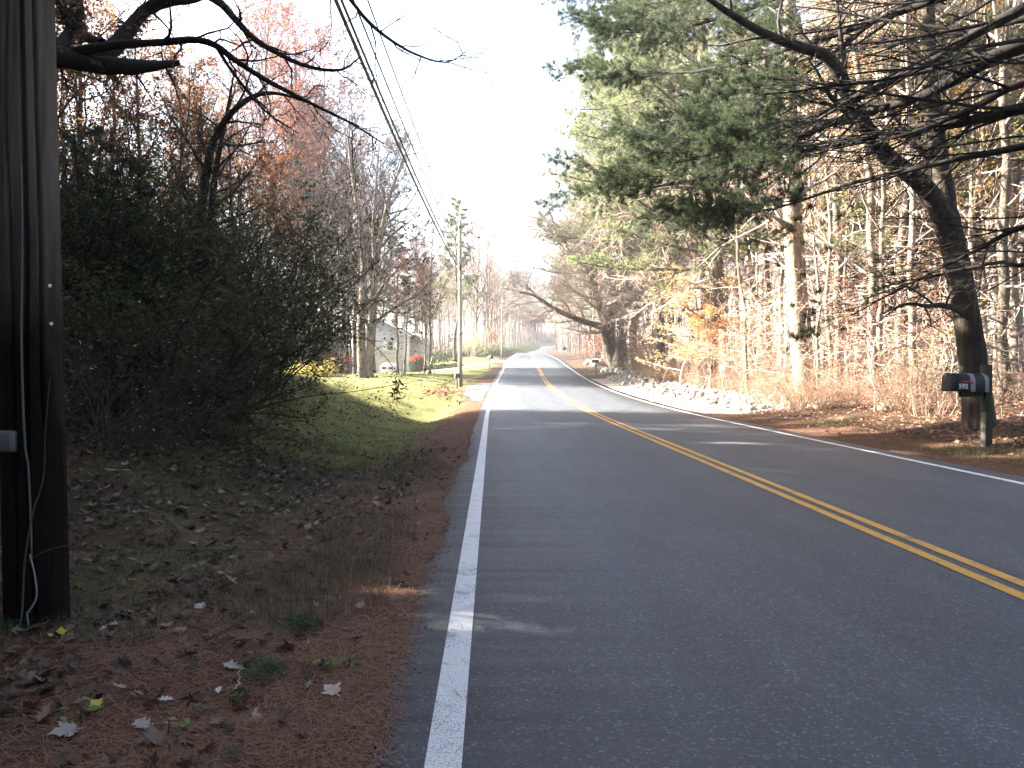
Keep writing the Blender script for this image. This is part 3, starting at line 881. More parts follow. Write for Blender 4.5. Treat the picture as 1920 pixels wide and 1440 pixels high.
# upper limbs out of the picture that shade the wood below
U1 = grow(rng, *PT, 26, (.55, .98), (76, 8), None, .6, 8, .06, 0, .3, .25, .014, absL=(4, 7.5), upcurve=.1)
S1 = grow(rng, LP, LR, 20, (.12, 1), (27, 8), (.15, .28), .5, 7, .06, .006, .38, .25, .006, flat=.65)
S2 = grow(rng, *S1, 9, (.25, 1), (31, 9), (.28, .48), .35, 5, .07, .0, .6, .3, .004, flat=.5)
S3 = grow(rng, *S2, 5, (.25, 1), (34, 10), (.4, .6), .35, 4, .09, .03, .6, .4, .0035)
U2 = grow(rng, *U1, 12, (.25, 1), (50, 10), (.25, .42), .4, 5, .1, .03, .5, .3, .006, flat=.7)
U3 = grow(rng, *U2, 5, (.3, 1), (45, 11), (.3, .5), .35, 3, .12, .05, .6, .4, .004)
br += [tubes(S1[0], S1[1], 5), tubes(S2[0], S2[1], 3), tubes(S3[0], S3[1], 3), tubes(U1[0], U1[1], 5), tubes(U2[0], U2[1], 3)]
# needles live only toward the limb tips out over the road
def tipness(pts):
    wx = pts[:, 0, 0] + pb[0]; wy = pts[:, 0, 1] + pb[1]
    px = 922 + wx / wy * F
    return np.clip((1550 - px) / 170, 0.01, 1)
k3 = S3[0][rng.random(len(S3[0])) < tipness(S3[0])]
k2 = S2[0][rng.random(len(S2[0])) < tipness(S2[0])]
p1, t1 = along(rng, k3, 8, (.2, 1), .02); p2, t2 = along(rng, k2, 4, (.6, 1), .02); p3, t3 = along(rng, U3[0], 3, (.3, 1), .02)
fv = [tufts(rng, np.concatenate([p1, p2]), np.concatenate([t1, t2]), 14, .11, .008), tufts(rng, p3, t3, 7, .12, .02)]
fol = (np.concatenate([f[0] for f in fv]), np.concatenate([fv[0][1], fv[1][1] + len(fv[0][0])]), np.concatenate([f[2] for f in fv]))
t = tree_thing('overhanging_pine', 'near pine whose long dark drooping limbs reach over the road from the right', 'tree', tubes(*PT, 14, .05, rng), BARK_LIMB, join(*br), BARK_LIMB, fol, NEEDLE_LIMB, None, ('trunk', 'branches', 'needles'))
t.location = pb

# ------------------------------------------------------------------ tall white pines along the right side
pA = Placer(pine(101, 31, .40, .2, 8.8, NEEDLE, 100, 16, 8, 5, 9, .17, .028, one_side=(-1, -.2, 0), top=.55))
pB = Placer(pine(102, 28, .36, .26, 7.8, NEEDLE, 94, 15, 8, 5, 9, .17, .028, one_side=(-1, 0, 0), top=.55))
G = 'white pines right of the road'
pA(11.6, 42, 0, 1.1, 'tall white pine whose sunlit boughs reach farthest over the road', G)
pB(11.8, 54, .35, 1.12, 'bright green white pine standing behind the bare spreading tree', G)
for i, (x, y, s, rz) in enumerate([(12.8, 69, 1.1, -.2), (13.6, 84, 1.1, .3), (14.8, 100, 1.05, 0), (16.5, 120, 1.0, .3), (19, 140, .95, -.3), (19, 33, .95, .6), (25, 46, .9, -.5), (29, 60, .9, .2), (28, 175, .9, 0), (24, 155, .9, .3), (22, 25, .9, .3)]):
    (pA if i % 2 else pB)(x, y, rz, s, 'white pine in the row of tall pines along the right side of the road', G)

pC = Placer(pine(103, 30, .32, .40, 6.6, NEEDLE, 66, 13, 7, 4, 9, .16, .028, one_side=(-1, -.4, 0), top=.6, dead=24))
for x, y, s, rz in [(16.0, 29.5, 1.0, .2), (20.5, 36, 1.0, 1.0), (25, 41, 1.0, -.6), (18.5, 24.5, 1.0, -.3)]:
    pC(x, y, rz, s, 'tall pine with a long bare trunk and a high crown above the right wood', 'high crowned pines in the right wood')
# ------------------------------------------------------------------ bare spreading roadside trees with masses of twigs
def spreading_tree(seed, stems, nlimb, label, bark_m=BARK_OAK, sub=11, tw=9, name='spreading_tree'):
    rng = np.random.default_rng(seed)
    TP, TR = [], []
    for pts, r0 in stems:
        P, Rd = stem(pts, r0, 24)
        TP.append(P); TR.append(Rd)
    TP = np.concatenate(TP); TR = np.concatenate(TR)
    L1 = grow(rng, TP, TR, nlimb, (.28, 1), (48, 14), (.3, .55), .35, 8, .13, .03, .5, .2, .015)
    L2 = grow(rng, *L1, sub, (.2, 1), (45, 14), (.3, .55), .35, 6, .15, -.01, .6, .25, .008)
    L3 = grow(rng, *L2, tw, (.15, 1), (45, 15), (.35, .6), .35, 5, .16, -.03, .6, .3, .009)
    L4 = grow(rng, *L3, 4, (.2, 1), (42, 15), (.4, .65), .35, 4, .16, -.03, .7, .5, .0085)
    br = join(tubes(L1[0], L1[1], 6), tubes(L2[0], L2[1], 4), tubes(L3[0], L3[1], 3), tubes(L4[0], L4[1], 3))
    return tree_thing(name, label, 'tree', tubes(TP, TR, 12, .07, rng), bark_m, br, TWIG)

D = 72.0
def rel2(px, py, dy=0): return P3(px, py, D + dy) - np.array([P3(1152, 0, D)[0], D, Hf(P3(1152, 0, D)[0], D)])
t = spreading_tree(51, [
    ([(.5, 0, -.4), rel2(1160, 640), rel2(1152, 600), rel2(1146, 520), rel2(1150, 430), rel2(1170, 360)], [.95, .72, .55, .4, .25, .08]),
    ([(.3, .2, -.4), rel2(1150, 645), rel2(1142, 618), rel2(1100, 605, -1), rel2(1045, 582, -2), rel2(1005, 556, -3), rel2(975, 548, -4)], [.6, .5, .36, .26, .19, .12, .05]),
    ([(.2, 0, -.4), rel2(1140, 650), rel2(1125, 590), rel2(1090, 510, -1), rel2(1050, 440, -2), rel2(1010, 400, -2)], [.5, .42, .32, .24, .16, .05]),
    ([(.6, 0, -.4), rel2(1166, 640), rel2(1180, 560, -1), rel2(1215, 480, -2), rel2(1250, 420, -3), rel2(1280, 385, -4)], [.6, .42, .34, .26, .17, .06]),
    ([(.4, .3, -.4), rel2(1155, 630, 1), rel2(1120, 560, -3), rel2(1100, 470, -6), rel2(1090, 420, -9)], [.5, .4, .3, .2, .06])],
    15, 'many stemmed bare spreading tree with a low limb arching over the road')
t.location = (P3(1152, 0, D)[0], D, Hf(P3(1152, 0, D)[0], D))

D = 57.0
bx = P3(1262, 0, D)[0]
def rel5(px, py, dy=0): return P3(px, py, D + dy) - np.array([bx, D, Hf(bx, D)])
t = spreading_tree(54, [
    ([(0, 0, -.4), rel5(1262, 690), rel5(1255, 610), rel5(1240, 540, -.5), rel5(1205, 480, -1), rel5(1150, 430, -2), rel5(1090, 400, -3)], [.4, .27, .23, .19, .15, .1, .03]),
    ([rel5(1256, 620), rel5(1236, 585, -.3), rel5(1180, 560, -1), rel5(1110, 560, -2), rel5(1050, 530, -3)], [.17, .15, .12, .08, .03]),
    ([rel5(1250, 590), rel5(1262, 520, .3), rel5(1268, 440, 0), rel5(1240, 370, -1)], [.17, .15, .11, .04]),
    ([rel5(1258, 640), rel5(1290, 560, -.4), rel5(1330, 500, -1), rel5(1370, 450, -1)], [.17, .14, .1, .03])],
    10, 'bare twiggy tree between the spreading tree and the pale barked one', BARK_GREY, 9, 8)
t.location = (bx, D, Hf(bx, D))

D = 48.0
bx = P3(1362, 0, D)[0]
def rel3(px, py, dy=0): return P3(px, py, D + dy) - np.array([bx, D, Hf(bx, D)])
t = spreading_tree(52, [
    ([(0, 0, -.4), rel3(1360, 690), rel3(1356, 600), rel3(1346, 540), rel3(1330, 470), rel3(1305, 400), rel3(1290, 330)], [.52, .34, .29, .26, .2, .14, .05]),
    ([rel3(1350, 560), rel3(1330, 528, -.5), rel3(1280, 545, -1.2), rel3(1220, 532, -2), rel3(1175, 505, -3)], [.2, .18, .15, .11, .04]),
    ([rel3(1350, 555), rel3(1380, 520, -.6), rel3(1430, 570, -1.4), rel3(1470, 610, -2)], [.18, .15, .11, .05]),
    ([rel3(1348, 548), rel3(1300, 470, 1), rel3(1240, 430, 0), rel3(1180, 400, -1), rel3(1120, 420, -2)], [.2, .16, .13, .09, .03]),
    ([rel3(1345, 530), rel3(1350, 450, .5), rel3(1365, 370, 0), rel3(1390, 290, 0)], [.2, .16, .11, .04])],
    9, 'bare pale barked tree with crooked side limbs beside the orange saplings', BARK_GREY, 8, 6)
t.location = (bx, D, Hf(bx, D))

# tall straight lit trunk with a rust leaved limb stub (second big trunk from the leaning tree)
D = 28.0
bx = P3(1512, 0, D)[0]
def rel4(px, py, dy=0): return P3(px, py, D + dy) - np.array([bx, D, Hf(bx, D)])
rng = np.random.default_rng(53)
A = stem([(.05, 0, -.4), rel4(1510, 740), rel4(1502, 640), rel4(1494, 540), rel4(1488, 440), rel4(1484, 330), rel4(1482, 200), rel4(1480, 60), rel4(1478, -120), rel4(1476, -360)], [.48, .38, .36, .345, .33, .29, .24, .2, .16, .07], 50)
B1 = stem([rel4(1490, 445), rel4(1478, 425, -.2), rel4(1440, 405, -.8), rel4(1390, 372, -1.6), rel4(1330, 355, -2.4), rel4(1250, 352, -3.2), rel4(1180, 370, -4)], [.16, .15, .11, .095, .075, .05, .02], 26)
B2 = stem([rel4(1488, 350), rel4(1472, 320, -.2), rel4(1445, 300, -.6), rel4(1425, 280, -1), rel4(1395, 262, -1.4)], [.15, .14, .12, .08, .03], 16)
B3 = stem([rel4(1440, 405, -.8), rel4(1415, 380, -1), rel4(1398, 345, -1.4), rel4(1385, 330, -1.6), rel4(1375, 300, -2)], [.075, .065, .05, .035, .015], 14)
tv = [tubes(*A, 16, .045, rng), tubes(*B1, 9, .06, rng), tubes(*B2, 9, .06, rng), tubes(*B3, 7, .06, rng)]
br = []
for Pq, n, tr, LL in ((A, 14, (.4, .98), (.1, .2)), (B1, 14, (.2, 1), (.2, .42)), (B2, 6, (.4, 1), (.4, .7)), (B3, 6, (.3, 1), (.4, .7))):
    L1 = grow(rng, *Pq, n, tr, (52, 14), LL, .4, 7, .13, .03, .45, .2, .009)
    L2 = grow(rng, *L1, 6, (.25, 1), (45, 12), (.3, .55), .4, 5, .15, .0, .6, .3, .005)
    L3 = grow(rng, *L2, 5, (.25, 1), (45, 12), (.35, .6), .4, 4, .15, .0, .6, .3, .004)
    br += [tubes(L1[0], L1[1], 6), tubes(L2[0], L2[1], 4), tubes(L3[0], L3[1], 3)]
lp = np.concatenate([rng.normal(rel4(1488, 432), (.16, .18, .28), (170, 3)), rng.normal(rel4(1440, 300), (.2, .2, .12), (40, 3))])
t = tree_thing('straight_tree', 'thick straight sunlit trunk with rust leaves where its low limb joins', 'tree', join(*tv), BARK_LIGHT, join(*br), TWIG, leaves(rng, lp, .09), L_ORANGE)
t.location = (bx, D, Hf(bx, D))

# ------------------------------------------------------------------ the sunlit wood: bare trunks behind
G = 'bare trees in the wood right of the road'
LAB = 'slender bare tree among the sunlit trunks of the wood right of the road'
protos = [Placer(bare_tree(200 + i, h, r, BARK_GREY if i % 3 else BARK_OAK, TWIG, cf, nl, 5, 5, ln, dd, None, fork=fk, sides=9, wander=.14))
          for i, (h, r, cf, nl, ln, dd, fk) in enumerate([
              (22, .20, .42, 15, (.6, .3), 22, 0), (19, .14, .45, 13, (-.8, .4), 18, 0), (24, .27, .4, 17, (.4, -.5), 20, 1), (16, .09, .4, 12, (1.0, .2), 14, 0),
              (21, .17, .5, 13, (-.4, 0), 24, 1), (14, .065, .35, 12, (.9, .5), 12, 0), (23, .22, .46, 16, (0, .8), 26, 0)])]
leafy = [Placer(bare_tree(230 + i, h, r, BARK_GREY, TWIG, .25, 18, 7, 5, ln, 8, lm, 5, .10, leaf_frac=.8))
         for i, (h, r, ln, lm) in enumerate([(15, .1, (.5, 0), L_GOLD), (17, .13, (-.6, .3), L_ORANGE), (13, .09, (.2, .6), L_TAN)])]
rng = np.random.default_rng(60)
# individually set trunks that show clearly, from the picture: (pixel x at the foot, distance, kind, scale)
for px, D, k, s in [(1405, 33, 3, 1.0), (1440, 47, 0, .95), (1572, 33, 0, 1.05), (1596, 45, 6, .9), (1642, 25.5, 1, 1.2), (1650, 36, 2, .85), (1690, 29, 6, .95), (1712, 24, 4, .8), (1722, 31, 2, .8), (1738, 38, 6, 1.0),
                    (1776, 33, 1, 1.1), (1800, 27, 3, 1.2), (1880, 24, 0, .9), (1905, 29, 2, .9), (1872, 34, 4, 1.1), (1535, 29, 5, 1.0), (1545, 40, 4, 1.0), (1608, 31, 5, 1.1), (1470, 38, 1, 1.0), (1383, 52, 4, 1.0), (1330, 60, 6, .9),
                    (1300, 58, 3, 1.1), (1260, 66, 0, .9), (1188, 78, 4, .9), (1222, 80, 2, .85), (1625, 50, 2, .9), (1668, 47, 0, .95), (1760, 52, 2, .9), (1845, 45, 6, .9), (1900, 40, 1, 1.2)]:
    protos[k](P3(px, 0, D)[0], D, rng.random() * 6.28, s, LAB, G)
n = 0
taken = []
while n < 105:
    y = rng.uniform(24, 130) ** 1.0
    x = xl(y) + 12.0 + rng.random() ** 1.3 * (10 + y * .62)
    if x > y * .74 + 9: continue
    if any((x - a) ** 2 + (y - b) ** 2 < 2.2 ** 2 for a, b in taken): continue
    taken.append((x, y)); n += 1
    if rng.random() < .12: leafy[rng.integers(3)](x, y, rng.random() * 6.28, rng.uniform(.8, 1.15), 'bare limbed tree still holding some yellow or orange leaves in the wood on the right', 'part leafed trees in the right wood')
    else: protos[rng.choice(7, p=[.16, .18, .14, .14, .14, .12, .12])](x, y, rng.random() * 6.28, rng.uniform(.8, 1.15), LAB, G)
# understorey leaves seen through the pine limbs
for px, py, D in [(1560, 250, 30), (1630, 240, 34), (1820, 230, 27), (1700, 300, 40), (1590, 0, 37), (1850, 0, 32)]:
    leafy[0 if D < 33 else 1](P3(px, 0, D)[0], D, px, 1.0, 'golden leaved young tree glowing behind the long pine limbs', 'golden trees behind the pine limbs')

# ------------------------------------------------------------------ understorey saplings and brush along the stone strip
beech = sapling(301, 6.6, .07, L_PALE, 'beech_sapling', 'pale yellow beech sapling with level sprays of leaves', 'sapling', None, 36, 13, 0, 12, .12, (72, 12), (.36, .54), .75, lean=(-.6, 0), t0=.2)
place(beech, P3(1272, 0, 43)[0], 43, 2.2)
rust = sapling(302, 5.2, .06, L_ORANGE, 'oak_sapling', 'bright orange leaved sapling in front of the pale beech sapling', 'sapling', None, 28, 11, 0, 11, .12, (60, 14), (.3, .46), .45, t0=.4)
place(rust, P3(1326, 0, 40)[0], 40, .5, .85)
rust2 = sapling(303, 5.0, .06, L_RUST, 'oak_sapling', 'rust red sapling beside the many stemmed spreading tree', 'sapling', None, 30, 11, 0, 11, .13, (55, 14), (.3, .46), .3, t0=.15)
place(rust2, P3(1195, 0, 66)[0], 66, .5)
SP = [Placer(sapling(310 + i, h, r, lm, 'sapling', '', 'sapling', None, n, 7, 0, nl, .10, (60, 14), (.26, .44), .5, lean=ln, t0=.25, frac=fr))
      for i, (h, r, lm, n, nl, ln, fr) in enumerate([(4.2, .028, L_TAN, 16, 4, (.5, .2), .8), (3.4, .022, L_RUST, 15, 4, (-.3, .3), .8), (5.5, .034, L_TAN, 16, 2, (.7, 0), .35), (3.8, .025, L_PALE, 16, 4, (.2, -.3), .6), (4.8, .03, L_ORANGE, 18, 4, (-.5, 0), .7)])]
rng = np.random.default_rng(61)
for i in range(62):
    y = rng.uniform(22, 75); d = 3.6 + rng.random() ** 1.5 * 9
    if i % 3 == 0: y = rng.uniform(22, 44); d = 3.4 + rng.random() * 3
    x = xl(y) + ROADW + RE + d
    SP[rng.choice(5, p=[.28, .22, .25, .1, .15])](x, y, rng.random() * 6.28, rng.uniform(.6, 1.1), 'thin sapling with a few dry leaves at the sunlit edge of the right wood', 'saplings at the edge of the right wood')
BR = [Placer(shrub(330 + i, h, 1.0, ns, lm, STEM_TAN, 6, 4, 2, .055, -.03, 'brush', '', 'brush', None, rstem=.012, ang=22, leaf_frac=fr, bare=.15, base=.5))
      for i, (h, ns, lm, fr) in enumerate([(1.7, 26, L_TAN, .35), (1.3, 24, L_TAN, .7), (1.9, 22, L_PINKGREY, .3)])]
for i in range(96):
    y = rng.uniform(21.5, 62) if i < 72 else rng.uniform(60, 85)
    d = 3.6 + rng.random() ** 1.6 * 8
    x = xl(y) + ROADW + RE + d
    if s_of(x, y) < 24.5 and d < 4.2: continue
    BR[rng.integers(3)](x, y, rng.random() * 6.28, rng.uniform(.6, 1.15), 'tangled tan brush on the floor of the sunlit wood behind the pale stones', 'brush along the right wood')
for px, D in [(1470, 25.5), (1500, 24.8), (1530, 24.5), (1555, 25.5), (1600, 24), (1630, 23.5), (1690, 22), (1720, 21.5), (1580, 27), (1450, 27), (1420, 28.5), (1745, 20.5), (1665, 25)]:
    BR[px % 3](P3(px, 0, D)[0], D, px, .95, 'tangled tan brush on the floor of the sunlit wood behind the pale stones', 'brush along the right wood')
for px, D, k in [(1480, 26, 0), (1420, 31, 4), (1390, 34, 1), (1560, 27.5, 0), (1640, 26, 2), (1445, 35, 3), (1590, 30, 4), (1700, 25, 0), (1360, 38, 1), (1510, 33, 3), (1250, 56, 1), (1225, 60, 4)]:
    SP[k](P3(px, 0, D)[0], D, px, 1.0, 'thin sapling with a few dry leaves at the sunlit edge of the right wood', 'saplings at the edge of the right wood')
# dry yellow grass clump and green tufts
gb = Placer(shrub(340, 1.5, 1.0, 40, L_YELLOWBUSH, STEM_TAN, 4, 3, 2, .05, -.08, 'tall_weeds', '', 'weeds', None, rstem=.006, ang=24, leaf_frac=.6, base=.6))
for px, D in ((1215, 57), (1232, 54), (1250, 52)):
    gb(P3(px, 0, D)[0], D, px, 1.0, 'yellowing tall weeds at the far end of the pale stone strip', 'yellow weeds by the stones')
gy_ = Placer(sapling(345, 2.2, .015, L_SHRUB, 'sapling', '', 'sapling', None, 14, 6, 0, 3, .08, (60, 14), (.3, .5), .7))
for px, D in ((1875, 17.5), (1905, 18.5), (1760, 22), (1700, 24)):
    gy_(P3(px, 0, D)[0], D, px, 1.0, 'small yellow green sapling near the black mailbox', 'yellow green saplings near the mailbox')
# ------------------------------------------------------------------ left of the road: dark thicket
rng = np.random.default_rng(70)
th = [Placer(shrub(400, 5.6, 1.0, 30, L_OLIVE, BARK_DARK, 10, 8, 6, .07, -.02, 'dark_shrub', '', 'shrub', None, (.08, 0), .028, 28, bare=.34, base=.5, leaf_frac=.8)),
      Placer(shrub(401, 3.0, 1.0, 26, L_OLIVE, BARK_DARK, 8, 7, 7, .066, -.04, 'dark_shrub', '', 'shrub', None, (.1, -.1), .024, 40, bare=.1, base=.6))]
G = 'dark shrubs of the thicket on the left bank'
for i, (px, D, k, s, lab) in enumerate([
        (410, 15.0, 0, .92, 'wide dark olive shrub arching out from the thicket over the edge of the lawn'),
        (300, 12.4, 1, 1.05, None), (190, 11.4, 1, 1.0, None), (350, 17, 0, .95, None), (500, 22, 0, .8, 'olive green shrub behind the arching shrub at the right end of the thicket'), (240, 15.5, 0, .9, None), (130, 14, 0, .95, None),
        (30, 13, 0, 1.0, None), (430, 19, 1, .9, None), (140, 19, 0, 1.0, None), (270, 20, 0, 1.0, None), (400, 24, 0, .9, None), (20, 18, 0, 1.0, None), (330, 26, 0, .85, None), (200, 26, 0, .9, None)]):
    th[k](P3(px, 0, D)[0], D, i * 1.3 if i else 0, s, lab or 'dark olive leaved shrub in the shaded thicket on the left bank', G)
# low bare tangle in front of it
tg = Placer(shrub(405, 2.6, 1.4, 22, L_TAN, TWIG_DARK, 7, 5, 1, .05, -.07, 'bare_tangle', '', 'brush', None, rstem=.01, ang=42, leaf_frac=.12, bare=.1, base=.5))
for i, (px, D) in enumerate([(190, 9.6), (300, 10.8), (400, 12.4), (110, 9.4)]):
    tg(P3(px, 0, D)[0], D, i * 1.7, .9, 'low tangle of bare dark stems in front of the left thicket', 'bare tangles in the left thicket')
sp = Placer(pine(410, 7.0, .08, .12, 2.2, NEEDLE_DARK, 46, 9, 5, 4, 9, .10, .012, dead=0, top=.3))
for i, (px, D, s) in enumerate([(235, 14.0, .66), (150, 17.5, .8), (340, 16.5, .6)]):
    sp(P3(px, 0, D)[0], D, i * 2., s, 'small dark blue green pine growing inside the left thicket', 'young pines in the left thicket')

# the forked young dark tree that leans right above the thicket
D = 16.5
bx = P3(372, 0, D)[0]
def relF(px, py, dy=0): return P3(px, py, D + dy) - np.array([bx, D, Hf(bx, D)])
rng = np.random.default_rng(71)
S1_ = stem([(0, 0, -.3), relF(368, 600), relF(366, 500), relF(374, 420), relF(386, 330), relF(398, 270), relF(425, 222, -.2), relF(468, 184, -.4), relF(520, 175, -.6), relF(600, 200, -.8)], [.14, .11, .1, .09, .085, .08, .07, .055, .035, .012], 34)
S2_ = stem([(.12, .1, -.3), relF(388, 600), relF(392, 500), relF(396, 420), relF(402, 340), relF(414, 270, .3), relF(428, 200, .5), relF(440, 130, .7)], [.12, .1, .09, .08, .065, .05, .035, .01], 30)
br = []
for S in (S1_, S2_):
    L1 = grow(rng, *S, 16, (.35, 1), (55, 14), (.1, .24), .4, 7, .14, .0, .5, .2, .008)
    L2 = grow(rng, *L1, 6, (.2, 1), (45, 14), (.3, .55), .4, 5, .16, .0, .6, .3, .005)
    L3 = grow(rng, *L2, 5, (.2, 1), (45, 14), (.35, .6), .4, 4, .16, -.02, .6, .3, .004)
    br += [tubes(L1[0], L1[1], 5), tubes(L2[0], L2[1], 4), tubes(L3[0], L3[1], 3)]
src = L3[0][rng.random(len(L3[0])) < .35]
t = tree_thing('forked_tree', 'young dark twin stemmed tree rising out of the left thicket and bending right', 'tree', join(tubes(*S1_, 9, .05, rng), tubes(*S2_, 9, .05, rng)), BARK_DARK, join(*br), TWIG_DARK, leaves(rng, along(rng, src, 3, (.3, 1), .05)[0], .06, .1), L_BROWN)
t.location = (bx, D, Hf(bx, D))

# the oak just out of the picture whose limbs come in from behind the pole
D = 8.6
bx = P3(-150, 0, D)[0]
def relO(px, py, dy=0): return P3(px, py, D + dy) - np.array([bx, D, Hf(bx, D)])
rng = np.random.default_rng(72)
TT = trunk_line(rng, 15, .3, 18, .1)
O = [([relO(-140, 180), relO(-20, 120), relO(60, 108), relO(120, 108), relO(190, 122), relO(260, 126), relO(336, 118)], [.16, .14, .125, .12, .1, .075, .03]),
     ([relO(150, 112), relO(205, 96, .1), relO(238, 62, .2), relO(270, 22, .3), relO(320, 4, .4), relO(380, -6, .5), relO(470, -60, .8)], [.11, .1, .085, .07, .05, .04, .015]),
     ([relO(120, 100), relO(210, 84, -.2), relO(290, 80, -.3), relO(360, 74, -.4), relO(404, 84, -.5), relO(440, 112, -.5), relO(500, 150, -.6), relO(580, 192, -.7), relO(660, 232, -.8), relO(720, 270, -.8)], [.05, .045, .035, .032, .03, .028, .022, .016, .01, .005]),
     ([relO(270, 22, .3), relO(340, -20, .2), relO(405, 0, 0), relO(440, 36, -.1), relO(475, 72, -.2), relO(520, 100, -.3), relO(580, 126, -.3), relO(640, 131, -.4), relO(676, 106, -.4)], [.06, .045, .04, .035, .03, .025, .018, .012, .005]),
     ([relO(100, 100), relO(130, 60, .2), relO(150, 20, .3), relO(140, -40, .5)], [.08, .06, .045, .03]),
     ([relO(190, 80), relO(160, 68, .2), relO(130, 42, .2), relO(105, 0, .3)], [.05, .045, .04, .03]),
     ([relO(470, -60, .8), relO(560, -90, .5), relO(640, -20, .2), relO(690, 40, 0), relO(740, 80, -.1), relO(790, 106, -.2), relO(840, 116, -.2), relO(886, 88, -.2)], [.03, .026, .022, .02, .016, .012, .008, .003]),
     ([relO(404, 84, -.5), relO(440, 140, -.2), relO(500, 210, .2), relO(560, 250, .6)], [.02, .016, .012, .004])]
OP = [stem(p, r, 26) for p, r in O]
LPq = np.concatenate([a for a, b in OP]); LRq = np.concatenate([b for a, b in OP])
k1 = grow(rng, LPq, LRq, 13, (.2, 1), (48, 16), (.1, .26), .3, 8, .22, -.03, .5, .25, .0065)
k2 = grow(rng, *k1, 5, (.2, 1), (45, 16), (.25, .5), .3, 6, .22, -.04, .6, .35, .0045)
U1 = grow(rng, *TT, 14, (.4, .98), (60, 12), (.25, .4), .4, 8, .1, .05, .5, .2, .012)
U2 = grow(rng, *U1, 8, (.25, 1), (45, 12), (.3, .5), .4, 5, .14, 0, .6, .3, .006)
U3 = grow(rng, *U2, 6, (.25, 1), (45, 12), (.3, .5), .4, 4, .14, 0, .6, .3, .004)
lp1, _ = along(rng, U3[0], 4, (.3, 1), .06)
sel = k2[0][(k2[0][:, 0, 0] + bx < P3(250, 0, D)[0]) & (rng.random(len(k2[0])) < .9)]
lp2, _ = along(rng, sel, 4, (.3, 1), .05)
lp3, _ = along(rng, k2[0][rng.random(len(k2[0])) < .05], 1, (.5, 1), .02)
t = tree_thing('overhanging_oak', 'oak behind the near pole, its thick dark limb and thin twigs against the sky', 'tree', tubes(*TT, 14, .05, rng), BARK_OAK,
               join(tubes(LPq, LRq, 11, .12, rng), tubes(k1[0], k1[1], 4), tubes(k2[0], k2[1], 3), tubes(U1[0], U1[1], 6), tubes(U2[0], U2[1], 4), tubes(U3[0], U3[1], 3)), BARK_DARK,
               leaves(rng, np.concatenate([lp1, lp2, lp3]), .075, .1), L_BROWN)
t.location = (bx, D, Hf(bx, D))

# hanging twig with a few long leaves in front of the lawn
rng = np.random.default_rng(73)
HT = stem([P3(470, 560, 13.6), P3(560, 560, 12.8), P3(640, 600, 11.8), P3(700, 645, 11), P3(738, 690, 10.4), P3(748, 715, 10.2), P3(742, 742, 10.1)], [.012, .01, .008, .006, .004, .003, .002], 30)
h1 = grow(rng, *HT, 9, (.8, 1), (50, 15), (.02, .05), .2, 5, .15, -.1, .6, .3, .002)
hp = np.concatenate([along(rng, h1[0], 4, (.4, 1), .02)[0], along(rng, HT[0], 16, (.82, 1), .03)[0]])
hv = leaves(rng, hp, .085, 0, np.array([[0, -.5, 0], [.15, 0, .03], [0, .5, -.08], [-.15, 0, .03]]))
t = tree_thing('hanging_twig', 'thin twig with a few dark leaves hanging in front of the lawn', 'twig', tubes(*HT, 6), TWIG_DARK, tubes(h1[0], h1[1], 3), TWIG_DARK, hv, L_OLIVE, None, ('stem', 'twigs', 'leaves'))

# ------------------------------------------------------------------ trees with brown leaves behind the thicket, and the wood that shades the near road
def leafy_tree(seed, h, r, lm, lf, ln=3, ls=.1, cf=.3, fork=0, nl=18, lean=(0, 0), lo=(48, 12), tw=6, ll=(.22, .38), up=.07):
    return bare_tree(seed, h, r, BARK_OAK, TWIG_DARK, cf, nl, 7, tw, lean, 6, lm, ln, ls, fork, lo, ll, up, leaf_frac=lf)
brown = [Placer(leafy_tree(420, 13, .17, L_BROWNRUST, .9, 6, .105, .2, nl=26)), Placer(leafy_tree(421, 14, .15, L_BROWNRUST, .85, 6, .105, .25, 1, nl=24))]
G = 'brown leaved oaks behind the left thicket'
for i, (px, D, s) in enumerate([(150, 27, 1.0), (265, 29, .95), (380, 30.5, .86), (80, 24, 1.1), (210, 31, 1.0), (330, 31, .85), (20, 28, 1.05), (440, 29.5, .7), (120, 31, 1.0)]):
    brown[i % 2](P3(px, 0, D)[0], D, i * 1.1, s, 'brown leaved oak rising behind the dark thicket on the left', G)
# a few scarlet sprays inside the thicket
rd = Placer(sapling(425, 5.0, .05, L_BRIGHTRED, 'red_sapling', '', 'sapling', None, 16, 5, 0, 3, .07, (60, 14), (.25, .4), .3, t0=.35, frac=.4))
for px, D, s in ((200, 18.5, 1.2), (300, 21, 1.1), (150, 22, 1.2)):
    rd(P3(px, 0, D)[0], D, px, s, 'sapling with scattered scarlet leaves inside the left thicket', 'scarlet saplings in the left thicket')
shade = Placer(pine(430, 22, .3, .08, 6.0, NEEDLE_DARK, 66, 12, 6, 4, 8, .26, .06, dead=0, top=.2))  # unseen pines added to block sun and sky over the near road
rng = np.random.default_rng(74)
for x, y in [(-33, 33), (-29.5, 27), (-25.5, 22), (-21, 17), (-17, 12), (-14.5, 7.5), (-13, 2.5), (-12, -3), (-12, -9), (-37, 31), (-31, 22), (-26, 14), (-22, 8), (-20, 2), (-19, -5), (-39, 34.5), (-36, 25), (-44, 35), (-17, -12), (-43, 30), (-7.5, -2.0), (-5.0, -7), (-18, 9.5), (-21, 12.5), (-26, 10), (-30, 17), (-16, 5), (-27.5, 25), (-23.5, 19.5), (-22.5, 15.5), (10.0, -5), (11.5, -11), (2.5, -13), (-4.5, -12), (13.0, 1.5), (-9.5, 1.5)]:
    shade(x, y, rng.random() * 6.28, rng.uniform(1.0, 1.2) if y > 15 else rng.uniform(.85, 1.0), 'tall dense pine out of view, added to shade the near road', 'pines out of view that shade the near road')
